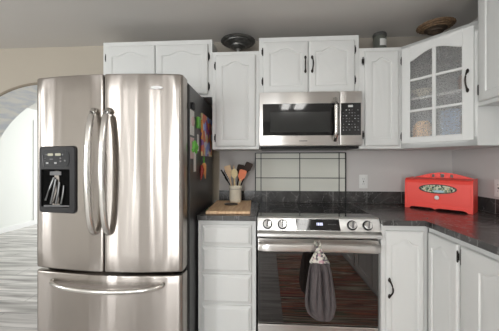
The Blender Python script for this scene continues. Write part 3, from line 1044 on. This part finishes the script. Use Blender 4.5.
on_side(mb, 'leaf_magnet', 'clip_green', 'green leafy magnet clip holding the long white slip on the refrigerator side', 'magnet', True)
on_side(sheet(0.615, 0.665, 1.205, 1.335, .003), 'paper_slip', 'paper_white', 'long narrow white slip hanging from the green leafy magnet', 'note')
on_side(sheet(0.545, 0.575, 1.345, 1.46, .003), 'paper_slip', 'paper_white', 'thin white slip between the pink note and the colourful magazine', 'note')
mg = MB(); mg.box(SX + .001, SX + .012, 0.13, 0.475, 1.315, 1.625, .001, 1)
on_side(mg, 'magazine', 'cover_print', 'colourful magazine hung on the rear of the refrigerator side', 'magazine')
ca = thing('carrot_ornament', 'orange carrot ornament with green top hanging below the magazine', 'ornament', (SX + .012, 0.43, 1.15))
mb = MB(); mb.tube([W(SX + .016, 0.445, 1.262), W(SX + .016, 0.44, 1.245), W(SX + .017, 0.425, 1.20), W(SX + .016, 0.40, 1.145)], [.010, .018, .013, .003], 12)
mb.build('carrot_root', 'carrot', ca, True)
mb = MB()
for k in range(5):
    mb.tube([W(SX + .016, .445, 1.262), W(SX + .016 + .004 * (k - 2), .445 + .010 * (k - 2), 1.30 + .006 * (2 - abs(k - 2)))], [.005, .003], 6)
mb.build('carrot_leaves', 'clip_green', ca, True)
mb = MB(); mb.tube([W(SX + .010, .49, 1.245), W(SX + .014, .495, 1.215), W(SX + .013, .50, 1.18), W(SX + .010, .515, 1.14)], [.008, .016, .012, .003], 10)
on_side(mb, 'chili_ornament', 'chili', 'dark red chili-shaped ornament beside the carrot on the refrigerator side', 'ornament', True)

# ------------------------------------------------------------------ range
RX0, RX1 = 0.0, 0.7605
rg = thing('range', 'stainless slide-in electric range with black glass cooktop and oven door', 'stove', (.38, .35, 0))
b = MB(); b.box(RX0 + .002, RX1 - .002, 0.03, 0.640, 0.02, 0.905, 0.002, 1); b.build('oven_body', 'panel_plastic', rg)
gl = MB(); gl.box(RX0 + .001, RX1 - .001, 0.025, 0.640, 0.906, 0.9165, 0.002, 1); ck = gl.build('cooktop', 'cooktop_glass', rg)
for (x, d, r_) in ((.19, .47, .105), (.56, .47, .095), (.19, .19, .075), (.56, .19, .085), (.38, .20, .05)):
    mb = MB(); n = 48
    v1 = [mb.bm.verts.new(W(x + r_ * math.cos(2 * PI * k / n), d + r_ * math.sin(2 * PI * k / n), .9168)) for k in range(n)]
    v2 = [mb.bm.verts.new(W(x + (r_ - .0018) * math.cos(2 * PI * k / n), d + (r_ - .0018) * math.sin(2 * PI * k / n), .9168)) for k in range(n)]
    for k in range(n): mb.bm.faces.new((v1[k], v1[(k + 1) % n], v2[(k + 1) % n], v2[k]))
    mb.build('burner_ring', 'button_dim', ck)
# sloped control panel: profile in (d,z)
prof = [(0.6405, 0.9165), (0.662, 0.9165), (0.672, 0.910), (0.700, 0.838), (0.722, 0.822), (0.724, 0.806), (0.712, 0.796), (0.642, 0.796)]


def prof_bar(pr, x0, x1, T=None):
    mb = MB(T)
    a = [mb.bm.verts.new(W(x0, d, z)) for d, z in pr]; c = [mb.bm.verts.new(W(x1, d, z)) for d, z in pr]
    mb.bm.faces.new(a); mb.bm.faces.new(c[::-1])
    for i in range(len(pr)): mb.bm.faces.new((a[i], a[(i + 1) % len(pr)], c[(i + 1) % len(pr)], c[i]))
    return mb


cp = prof_bar(prof, RX0 + .001, RX1 - .001).build('control_panel', 'panel_steel', rg)
# slope frame for display and knobs
p0 = Vector((0.672, 0.910)); p1 = Vector((0.700, 0.838)); dv = (p1 - p0).normalized(); nv = Vector((-dv.y, dv.x)); nv = nv if nv.x > 0 else -nv


def slope(s_, off):
    q = p0 + dv * s_ + nv * off
    return q.x, q.y


mb = MB()
for lo_, m_ in ((0, 0),):
    x0, x1 = .243, .511
    A_ = [(x0, .003), (x1, .003), (x1 + .006, .074), (x0 + .004, .074)]
    mb.loops([[W(x, *slope(s_, -.001)) for x, s_ in A_], [W(x, *slope(s_, .0015)) for x, s_ in A_]], cap_first=False)
ds_ = mb.build('display', 'black_glass', cp)
for k, (xx, ww) in enumerate(((.372, .004), (.379, .008), (.390, .008), (.401, .008))):
    mb = MB()
    mb.loops([[W(x, *slope(s_, .0015)) for x, s_ in ((xx, .026), (xx + ww, .026), (xx + ww, .043), (xx, .043))],
              [W(x, *slope(s_, .0022)) for x, s_ in ((xx, .026), (xx + ww, .026), (xx + ww, .043), (xx, .043))]], cap_first=False)
    mb.build('clock_digit', 'display_glow', ds_)

for i in range(4):
    for base in (.262, .445):
        x = base + i * .013; s_ = .034
        mb = MB()
        mb.loops([[W(a, *slope(c, .0015)) for a, c in ((x, s_), (x + .005, s_), (x + .005, s_ + .003), (x, s_ + .003))],
                  [W(a, *slope(c, .002)) for a, c in ((x, s_), (x + .005, s_), (x + .005, s_ + .003), (x, s_ + .003))]], cap_first=False)
        mb.build('touch_mark', 'button_dim', ds_)
tilt = math.atan2(nv.y, nv.x)     # upward tilt of the outward normal
for x in (0.064, 0.158, 0.588, 0.682):
    c = slope(0.040, 0)
    Tk = Matrix.Translation(W(x, c[0], c[1])) @ Matrix.Rotation(-tilt, 4, 'X')
    mb = MB(Tk); mb.lathe([(.0300, 0), (.0300, .010), (.0270, .013), (.001, .013)], (0, 0, 0), 28, 'y')  # dark base enlarged to stand in for the shadow ring under the knob
    kb = mb.build('knob', 'black_plastic', cp, True)
    mb = MB(Tk); mb.lathe([(.0235, .013), (.0235, .024), (.0210, .028), (.001, .029)], (0, 0, 0), 28, 'y'); mb.build('knob_face', 'chrome', kb, True)
    mb = MB(Tk @ Matrix.Rotation(0.2, 4, 'Y')); mb.box(-.0045, .0045, .027, .038, -.021, .021, .002); mb.build('grip', 'pewter', kb)
# vent gap: block coloured near-black for the shade between panel and door
vb = MB(); vb.box(RX0 + .01, RX1 - .01, .60, .672, .780, .796); vb.build('vent_gap', 'cavity', rg)
for i in range(8):
    x = .05 + i * .087
    MB().box(x, x + .05, .670, .678, .782, .790, .002, 1).build('vent_louvre', 'pewter', rg)
# oven door
od = MB(); od.box(RX0 + .003, RX1 - .003, 0.644, 0.668, 0.235, 0.778, 0.003, 1); od.box(RX0 + .003, RX1 - .003, 0.644, 0.674, 0.700, 0.778, 0.004)
dor = od.build('oven_door', 'range_steel', rg)
MB().box(RX0 + .006, RX1 - .006, 0.6682, 0.6702, 0.240, 0.699, 0.0006, 1).build('door_glass', 'oven_glass', dor)
hp = [(0.725, 0.722), (0.742, 0.716), (0.752, 0.722), (0.755, 0.742), (0.750, 0.762), (0.738, 0.770), (0.726, 0.762)]
hb = MB()
NL = 30
lps = []
for i in range(NL + 1):
    u = i / NL
    x = 0.010 + (0.745 - 0.010) * u
    e = 0.0 if 0.04 < u < 0.96 else 0.02 * (1 - min(u, 1 - u) / 0.04)
    lps.append([W(x, d - e, z + .004 * math.sin(PI * u)) for d, z in hp])
hb.loops(lps); hb.box(0.014, 0.040, 0.674, 0.735, .722, .762, .003); hb.box(0.715, 0.741, 0.674, 0.735, .722, .762, .003)
hb.build('handle', 'range_steel', dor, True)
lw = MB(); lw.box(RX0 + .003, RX1 - .003, 0.644, 0.672, 0.060, 0.229, 0.004); lw.build('warming_drawer', 'range_steel', rg)
MB().box(RX0 + .02, RX1 - .02, .05, .60, 0, .05).build('toe_base', 'black_plastic', rg)

# ---- clear splash panel with black wire grid, behind the cooktop
sp = thing('splash_panel', 'glossy cream glass splash panel with black wire grid standing behind the cooktop', 'splash guard', (.35, .02, .917))
MB().box(-0.040, 0.745, 0.0105, 0.0155, 1.0150, 1.350).build('glass_sheet', 'cream_glass', sp)
g = MB()
for x in (-0.0405, 0.7455): g.box(x - .0045, x + .0045, .010, .022, 0.9175, 1.3525)
for x in (0.009, 0.350, 0.690): g.box(x - .0032, x + .0032, .0156, .021, 0.9175, 1.3525)
g.box(-0.0405, 0.7455, .010, .022, 1.347, 1.354)
for z in (1.300, 1.130): g.box(-0.0405, 0.7455, .0156, .021, z - .0030, z + .0030)
g.build('wire_grid', 'grid_wire', sp)

# ------------------------------------------------------------------ towel tied on the oven handle
tw = thing('kitchen_towel', 'dark grey hanging towel with gathered floral top tied on the oven handle', 'towel', (.33, .78, .23))


def cloth_loops(rows, cx_, cd_, lobes, amp, n=72, seed=0):
    rnd = random.Random(seed)
    ph = [rnd.random() * 6 for _ in range(6)]
    out = []
    for (xl, xr, z, th, fold) in rows:
        lp = []
        c = (xl + xr) / 2; hw = (xr - xl) / 2
        for k in range(n):
            a = 2 * PI * k / n
            x = c + hw * math.cos(a)
            dd = th * math.sin(a)
            q_ = (x - c) / max(hw, .001)
            f_ = fold * (0.9 - 1.5 * (1 - abs(math.sin(lobes * 1.1 * q_ + ph[0] + 2 * z))) ** 2.5 - 0.7 * (1 - abs(math.sin(lobes * 2.3 * q_ + ph[1] - 3 * z))) ** 3)
            lp.append(W(x, cd_ + dd + f_ * (1 if math.sin(a) > 0 else .4), z + 0.004 * math.sin(3 * a + ph[2])))
        out.append(lp)
    return out


XC = .366


def px(x):   # image column -> X at towel distance (d about .79)
    return 0.0579 + (x - 266.4) * 0.00597


rows = [(px(309.5), px(327.5), .674, .014, .008), (px(308.5), px(328.5), .655, .020, .022), (px(307.5), px(329.5), .63, .024, .030), (px(306.5), px(330.5), .59, .027, .034),
        (px(305.3), px(331.5), .545, .028, .034), (px(304.5), px(332.5), .50, .028, .032), (px(304), px(333.5), .46, .028, .028), (px(304.5), px(334), .425, .025, .022),
        (px(306.5), px(333), .39, .020, .016), (px(311), px(332), .362, .015, .009), (px(316), px(330), .342, .008, .003), (px(321), px(326), .334, .003, 0)]
mb = MB(); mb.loops(cloth_loops(rows, XC, .792, 3.0, 1, seed=3)); mb.build('towel_body', 'towel_grey', tw, True)
rows = [(px(315.5), px(320.5), .770, .008, .000), (px(315), px(321.5), .752, .012, .002), (px(314), px(323), .745, .014, .003), (px(315), px(321.5), .735, .011, .002), (px(313), px(324), .725, .014, .006), (px(311), px(326.5), .700, .017, .008),
        (px(309), px(328.5), .678, .017, .008), (px(309), px(328.5), .668, .014, .008)]
mb = MB(); mb.loops(cloth_loops(rows, XC, .785, 2.6, 1, seed=5)); mb.build('towel_top', 'floral', tw, True)
mb = MB()
for s_ in (-1, 1):
    mb.tube([W(XC + .02 * s_ * 0, .792, .752), W(XC + .012 * s_, .775, .775), W(XC + .014 * s_, .735, .782), W(XC + .012 * s_, .708, .765), W(XC + .008 * s_, .705, .735), W(XC, .735, .705), W(XC, .775, .712)], .007, 8)
mb.tube([W(XC - .022, .800, .737), W(XC, .806, .742), W(XC + .022, .800, .737)], [.006, .010, .006], 8)
mb.build('tie_loop', 'floral', tw, True)

# ------------------------------------------------------------------ microwave
mw = thing('microwave', 'stainless over-the-range microwave with black window and keypad', 'microwave', (.38, .2, 1.393))
MX0, MX1, MZ0, MZ1 = 0.004, 0.7585, 1.393, 1.7905
MB().box(MX0, MX1, 0.005, 0.355, MZ0 - .004, MZ1, 0.002, 1).build('housing', 'panel_steel', mw)
MB().box(MX0 + .01, MX1 - .01, 0.02, 0.340, MZ0 - .022, MZ0 - .004, 0.004, 1).build('underside_grille', 'black_plastic', mw)
db = MB(); db.box(MX0, 0.5965, 0.3555, 0.387, MZ0, MZ1, 0.005)
md = db.build('microwave_door', 'range_steel', mw, True)
MB().box(0.030, 0.592, 0.3868, 0.3885, 1.466, 1.703, 0.0006, 1).build('door_glass', 'black_glass', md)
MB().box(0.085, 0.525, 0.3886, 0.3890, 1.492, 1.640).build('viewing_screen', 'window_screen', md)
hb = MB()
pts = [W(0.560, 0.390 + .040 * min(1, math.sin(PI * i / 16) * 2.2), 1.738 - (1.738 - 1.424) * i / 16) for i in range(17)]
hb.tube(pts, [.0150] * 17, 12, flat=(1, .7)); hb.build('handle', 'handle_steel', md, True)
cb = MB(); cb.box(0.5985, MX1, 0.3555, 0.387, MZ0, MZ1, 0.005); kp = cb.build('keypad_column', 'range_steel', mw, True)
MB().box(0.6035, 0.7475, 0.3868, 0.3885, 1.466, 1.703, 0.0006, 1).build('keypad', 'black_glass', kp)
MB().box(0.655, 0.690, 0.3885, 0.3890, 1.672, 1.688).build('display', 'jar_label', kp)
for j in range(8):
    for i in range(6):
        x = .618 + i * .021 + random.uniform(-.002, .002); z = 1.648 - j * .021
        if (i + j * 3) % 4 == 0: continue
        MB().box(x, x + random.uniform(.005, .012), .3885, .3889, z, z + .006).build('key_mark', 'button_mark' if random.random() < .25 else 'button_dim', kp)
MB().box(.30, .36, .387, .3874, 1.423, 1.429).build('badge', 'button_dim', md)

# ------------------------------------------------------------------ bread box on the counter corner (45 degrees)
P0 = (1.151, 0.206); P1 = (1.447, 0.498)
Lb = math.hypot(P1[0] - P0[0], P1[1] - P0[1])
TBB = Matrix.Translation(W(P0[0], P0[1], 0.9145)) @ Matrix.Rotation(math.atan2(-(P1[1] - P0[1]), P1[0] - P0[0]), 4, 'Z')
bb = thing('bread_box', 'bright red wooden bread box with oval plaque and white knob in the counter corner', 'bread box', (1.35, .30, .9145))
# local: x along front, d<0 is backwards into the corner
DPT = 0.175
mb = MB(TBB)
pr_ = [(-DPT, .030), (0.0, .030), (0.0, .200), (-.006, .216), (-.020, .226), (-DPT + .01, .232), (-DPT, .225)]
a = [mb.bm.verts.new(W(0.008, d, z)) for d, z in pr_]; c = [mb.bm.verts.new(W(Lb - .008, d, z)) for d, z in pr_]
mb.bm.faces.new(a); mb.bm.faces.new(c[::-1])
for i in range(len(pr_)): mb.bm.faces.new((a[i], a[(i + 1) % len(pr_)], c[(i + 1) % len(pr_)], c[i]))
mb.build('box_body', 'red_paint', bb)
for x in (0.0, Lb - .0085):
    mb = MB(TBB); a = [mb.bm.verts.new(W(x, d, z)) for d, z in [(-DPT - .002, 0)] + [(.003, 0), (.003, .203), (-.004, .219), (-.02, .230), (-DPT, .236)]]
    c = [mb.bm.verts.new(W(x + .0085, d, z)) for d, z in [(-DPT - .002, 0)] + [(.003, 0), (.003, .203), (-.004, .219), (-.02, .230), (-DPT, .236)]]
    mb.bm.faces.new(a); mb.bm.faces.new(c[::-1])
    for i in range(6): mb.bm.faces.new((a[i], a[(i + 1) % 6], c[(i + 1) % 6], c[i]))
    mb.build('side_panel', 'red_paint', bb)
# front apron with two shallow foot cut-outs
mb = MB(TBB)
ol = [(0, 0), (.030, 0), (.042, .012), (.060, .016), (.175, .016), (.188, .010), (.198, .004), (.206, .010), (.220, .016), (.360, .016), (.378, .012), (.390, 0), (Lb, 0), (Lb, .034), (0, .034)]
mb.slab(ol, -.010, .004); mb.build('apron', 'red_paint', bb)
# drop front seam + plaque + knob
mb = MB(TBB); mb.box(.012, Lb - .012, .0, .004, .050, .200, .0015, 1); fp = mb.build('drop_front', 'red_paint', bb)
mb = MB(TBB)
ox, oz, oa, ob = .213, .158, .116, .034
el = lambda s_: [(ox + oa * s_ * math.cos(2 * PI * i / 40), oz + ob * (1 - (1 - s_) * 2.2) * math.sin(2 * PI * i / 40)) for i in range(40)]
mb.loops([[W(x, .004, z) for x, z in el(1)], [W(x, .0085, z) for x, z in el(1)], [W(x, .0085, z) for x, z in el(.93)], [W(x, .006, z) for x, z in el(.92)]], cap_first=False)
pq = mb.build('plaque_rim', 'plaque_rim', fp)
mb = MB(TBB); mb.loops([[W(x, .0055, z) for x, z in el(.925)], [W(x, .0068, z) for x, z in el(.92)]], cap_first=False); mb.build('plaque_face', 'plaque_print', pq)
mb = MB(TBB); q = [(ox + .01 + .035 * math.cos(2 * PI * i / 20), oz - .017 + .009 * math.sin(2 * PI * i / 20)) for i in range(20)]
mb.slab(q, .0066, .0078); mb.build('painted_ribbon', 'plaque_blue', pq)
mb = MB(TBB @ Matrix.Translation(Vector((.214, 0, .096)))); mb.lathe([(.005, .003), (.006, .010), (.013, .014), (.015, .020), (.012, .026), (.001, .028)], (0, 0, 0), 20, 'y')
mb.build('knob', 'plastic_white', fp, True)
# scalloped gallery rail on the back edge
mb = MB(TBB)
n = 60


def crest(u): return .234 + .040 * math.sin(PI * u) ** 1.1


for i in range(n):
    u0, u1 = i / n, (i + 1) / n
    hole = any(abs(u0 + .5 / n - c_) < .030 for c_ in (.34, .50, .66))
    x0, x1 = .02 + (Lb - .04) * u0, .02 + (Lb - .04) * u1
    zb0, zb1 = .222, .222
    if hole:
        mb.slab([(x0, .222), (x1, .222), (x1, .236), (x0, .236)], -DPT + .002, -DPT + .014)
        mb.slab([(x0, crest(u0) - .010), (x1, crest(u1) - .010), (x1, crest(u1)), (x0, crest(u0))], -DPT + .002, -DPT + .014)
    else:
        mb.slab([(x0, .222), (x1, .222), (x1, crest(u1)), (x0, crest(u0))], -DPT + .002, -DPT + .014)
mb.build('gallery_rail', 'red_paint', bb)

# ------------------------------------------------------------------ outlets
def outlet(label, T, h=.120, wd=.072):
    t = bpy.data.objects.new('outlet_plate', None); COL.objects.link(t); t.location = T.translation; tag(t, label, 'outlet')
    m1 = MB(T); m1.box(-wd / 2, wd / 2, .0005, .006, -h / 2, h / 2, .002); m1.build('cover_plate', 'plastic_white', t, True)
    for zc in (.022, -.022):
        m1 = MB(T); m1.box(-.017, .017, .006, .0075, zc - .014, zc + .014, .002); sk = m1.build('socket', 'plastic_white', t)
        m1 = MB(T)
        for x in (-.006, .006): m1.box(x - .0012, x + .0012, .0075, .0078, zc - .003, zc + .006)
        m1.build('slot', 'socket', sk)
    m1 = MB(T); m1.box(-.004, .004, .006, .0085, -.006, .006, .001); m1.build('reset_button', 'socket', t)


outlet('white wall outlet on the back wall between splash panel and bread box', Matrix.Translation(W(.902, 0, 1.100)))
outlet('white wall outlet on the right wall beside the bread box, cut by the right edge', Matrix.Translation(W(WX, .462, 1.090)) @ Matrix.Rotation(-PI / 2, 4, 'Z'))

# ------------------------------------------------------------------ cutting board, crock, utensils
CT = 0.9147
cbd = MB(Matrix.Translation(W(-.217, .315, CT)) @ Matrix.Rotation(0.045, 4, 'Z'))
cbd.box(-.152, .152, -.262, .270, 0, .018, .004)
tag(cbd.build('cutting_board', 'board_wood'), 'wooden cutting board on the short slate counter, under the utensil crock', 'cutting board')
KX, KD, KZ = -.203, .165, CT + .0185
cr = thing('utensil_crock', 'cream stoneware crock holding cooking utensils on the cutting board', 'crock', (KX, KD, KZ))
mb = MB(); mb.lathe([(.044, 0), (.048, .004), (.050, .02), (.050, .110), (.053, .116), (.054, .138), (.052, .142), (.048, .140), (.046, .125), (.045, .012), (.001, .010)], W(KX, KD, KZ), 40)
mb.build('crock_body', 'crock_glaze', cr, True)
mb = MB(); mb.lathe([(.0495, .1115), (.0520, .1120), (.0525, .1155), (.0495, .1160)], W(KX, KD, KZ), 40); mb.build('crock_band', 'crock_band', cr, True)


def utensil(name, label, cat, bx_, bd, tx, td, tz, m_handle, head, m_head, group=None, bz=.02):
    t = thing(name, label, cat, (KX + bx_, KD + bd, KZ + bz))
    a = W(KX + bx_, KD + bd, KZ + bz); b_ = W(KX + tx, KD + td, tz)
    MB().tube([a, a.lerp(b_, .5), b_], [.0045, .0050, .0055], 8).build('utensil_handle', m_handle, t, True)
    dirv = (b_ - a).normalized()
    side = Vector((dirv.z, 0, -dirv.x)).normalized()
    nrm = side.cross(dirv).normalized()
    mb = MB()
    outl, th = head
    f = [b_ + side * x * 1.3 + dirv * y * 1.15 + nrm * th / 2 for x, y in outl]; k = [b_ + side * x * 1.3 + dirv * y * 1.15 - nrm * th / 2 for x, y in outl]
    A_ = [mb.bm.verts.new(v) for v in f]; B_ = [mb.bm.verts.new(v) for v in k]
    mb.bm.faces.new(A_); mb.bm.faces.new(B_[::-1])
    for i in range(len(f)): mb.bm.faces.new((A_[i], A_[(i + 1) % len(f)], B_[(i + 1) % len(f)], B_[i]))
    bmesh.ops.bevel(mb.bm, geom=[e for e in mb.bm.edges], offset=.0012, segments=1, affect='EDGES')
    mb.build('utensil_head', m_head, t)
    return t


spat = ([(-.005, -.02), (-.010, 0), (-.021, .040), (-.024, .078), (.018, .082), (.020, .040), (.009, 0), (.005, -.02)], .005)
spoon = ([(-.005, -.02)] + [(.021 * math.sin(2 * PI * i / 18 - .0) * 1.0, .032 - .036 * math.cos(2 * PI * i / 18)) for i in range(17, 0, -1)][::-1][::-1] + [(.005, -.02)], .006)
spoon = ([(-.004, -.015)] + [(-.021 * math.sin(PI * i / 12), .030 - .034 * math.cos(PI * i / 12)) for i in range(1, 13)] + [(.021 * math.sin(PI * i / 12), .030 - .034 * math.cos(PI * i / 12)) for i in range(11, 0, -1)] + [(.004, -.015)], .006)
square = ([(-.005, -.015), (-.016, .005), (-.024, .018), (-.024, .062), (-.018, .070), (.018, .070), (.024, .062), (.022, .018), (.012, .005), (.005, -.015)], .007)
utensil('wooden_spatula', 'pale wooden flat spatula standing left in the cream crock', 'spatula', -.008, .005, -.048, .004, 1.150, 'pale_wood', spat, 'pale_wood')
utensil('wooden_spoon', 'yellowish wooden spoon in the middle of the cream crock', 'spoon', .004, .025, -.002, .040, 1.142, 'yellow_wood', spoon, 'yellow_wood')
utensil('silicone_spatula', 'orange silicone spatula with pale wooden handle in the cream crock', 'spatula', .000, .018, .050, .030, 1.128, 'yellow_wood', square, 'orange_silicone')
utensil('wooden_ladle', 'dark brown spoon standing behind the orange spatula in the crock', 'spoon', -.010, -.015, .030, -.055, 1.170, 'walnut', square, 'walnut')
utensil('wooden_ladle', 'dark brown spatula tallest and rightmost in the cream crock', 'spatula', .000, -.010, .092, -.004, 1.190, 'walnut', square, 'walnut')
utensil('wooden_stick', 'thin wooden skewer-like handle rising above the yellowish spoon', 'utensil', -.012, -.018, -.016, -.028, 1.225, 'pale_wood', ([(-.004, -.01), (-.004, .012), (.004, .012), (.004, -.01)], .007), 'pale_wood')
t = thing('slotted_server', 'black slotted server leaning far left out of the cream crock', 'utensil', (KX - .02, KD, KZ + .03))
MB().tube([W(KX + .005, KD, KZ + .03), W(KX - .048, KD + .004, 1.085), W(KX - .085, KD + .004, 1.135)], .0045, 8).build('utensil_handle', 'black_plastic', t, True)
mb = MB()
for k in range(5):
    mb.tube([W(KX - .062 - .008 * k, KD + .006, 1.115 + .014 * k), W(KX - .082 - .010 * k, KD + .012, 1.128 + .018 * k)], .0035, 6)
    mb.tube([W(KX - .070 - .008 * k, KD + .004, 1.108 + .014 * k), W(KX - .060 - .007 * k, KD - .004, 1.135 + .017 * k)], .003, 6)
mb.tube([W(KX - .05, KD + .004, 1.09), W(KX - .118, KD + .006, 1.205)], .004, 6)
mb.build('utensil_head', 'black_plastic', t, True)
sr = MB()
sr.loops([[W(-.222 + (.052 + .010 * math.sin(3 * a + 1)) * s_ * math.cos(a), .315 + .034 * s_ * math.sin(a), KZ + h_) for a in [2 * PI * i / 36 for i in range(36)]] for s_, h_ in ((.5, .0005), (.85, .002), (1.0, .012), (.94, .013), (.7, .006), (.3, .004))])
tag(sr.build('spoon_rest', 'pewter', smooth=True), 'small dark pewter spoon rest lying before the crock on the cutting board', 'spoon rest')

# ------------------------------------------------------------------ things on top of the wall cabinets
def compote(name, label, c, z0, m, r, zt, m2=None, m3=None):
    t = thing(name, label, 'dish', (c[0], c[1], z0))
    H_ = zt - z0
    mb = MB(); mb.lathe([(.055, 0), (.052, .008), (.020, .020), (.013, .035), (.013, H_ * .50), (.024, H_ * .56)], W(c[0], c[1], z0), 36); mb.build('pedestal', m, t, True)
    pr2 = [(r * .62, zt - z0 - .028), (r * .66, H_ - .022), (r * .78, H_ - .020), (r * .80, H_ - .014), (r * .93, H_ - .011), (r * .95, H_ - .006), (r, H_ - .003), (r, H_), (r * .6, H_ - .006), (.01, H_ - .02)]
    mb = MB(); mb.lathe(pr2, W(c[0], c[1], z0), 48); mb.build('plate', m2 or m, t, True)
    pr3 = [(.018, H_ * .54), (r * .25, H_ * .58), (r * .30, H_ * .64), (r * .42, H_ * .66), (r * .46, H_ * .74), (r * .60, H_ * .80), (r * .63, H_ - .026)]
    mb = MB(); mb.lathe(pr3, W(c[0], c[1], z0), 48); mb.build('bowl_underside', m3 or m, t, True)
    mb = MB()
    n_ = 28
    for k in range(n_):
        a = 2 * PI * k / n_
        q = W(c[0] + (r - .004) * math.cos(a), c[1] + (r - .004) * math.sin(a), zt - .002)
        mb.tube([q - Vector((0, 0, .004)), q + Vector((0, 0, .002))], [.008, .006], 6)
    mb.build('rim_beading', m2 or m, t, True)


compote('pedestal_dish', 'tarnished silver pedestal dish on the narrow cabinet left of the microwave', (-.180, .160), 2.1367, 'pale_chrome', .143, 2.283, 'old_silver', 'old_silver')
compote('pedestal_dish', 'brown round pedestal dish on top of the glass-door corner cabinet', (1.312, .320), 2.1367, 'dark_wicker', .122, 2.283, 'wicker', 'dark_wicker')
jr = thing('candle_jar', 'small dark glass jar with pale label on the cabinet right of the microwave', 'jar', (.962, .19, 2.1367))
mb = MB(); mb.lathe([(.046, 0), (.050, .004), (.050, .118), (.047, .130), (.047, .134), (.0, .134)], W(.962, .19, 2.1367), 32); mb.build('jar_glass', 'jar_dark', jr, True)
mb = MB(); mb.lathe([(.050, .134), (.053, .136), (.053, .150), (.048, .158), (.0, .158)], W(.962, .19, 2.1367), 32); mb.build('jar_lid', 'pewter', jr, True)
mb = MB(); n = 14
lp0 = [W(.962 + .0508 * math.sin(a), .19 + .0508 * math.cos(a), 0) for a in [-.35 + 1.25 * i / n for i in range(n + 1)]]
for p, q in zip(lp0, lp0[1:]):
    A_ = [p + Vector((0, 0, 2.185)), q + Vector((0, 0, 2.185)), q + Vector((0, 0, 2.238)), p + Vector((0, 0, 2.238))]
    mb.bm.faces.new([mb.bm.verts.new(v) for v in A_])
mb.build('jar_label', 'jar_label', jr)

# ------------------------------------------------------------------ rug and ceiling lamp (seen mirrored in the steel and glass)
rug = MB(); rug.box(.19, 1.085, 1.02, 2.62, 0.001, 0.010, .002, 1)
tag(rug.build('rug', 'rug_stripes'), 'multicoloured striped woven rug on the floor before the range, mirrored in the oven door', 'rug')
cl = thing('ceiling_light', 'long white fluorescent ceiling light behind the camera, mirrored in the microwave', 'ceiling light', (.55, 2.9, CEIL))
MB().box(.30, .80, 2.28, 3.52, CEIL - .05, CEIL - .001, .006).build('lamp_housing', 'white_trim', cl)
for x0, x1 in ((.345, .475), (.585, .745)):
    MB().box(x0, x1, 2.31, 3.49, CEIL - .075, CEIL - .05, .004).build('diffuser', 'diffuser', cl)
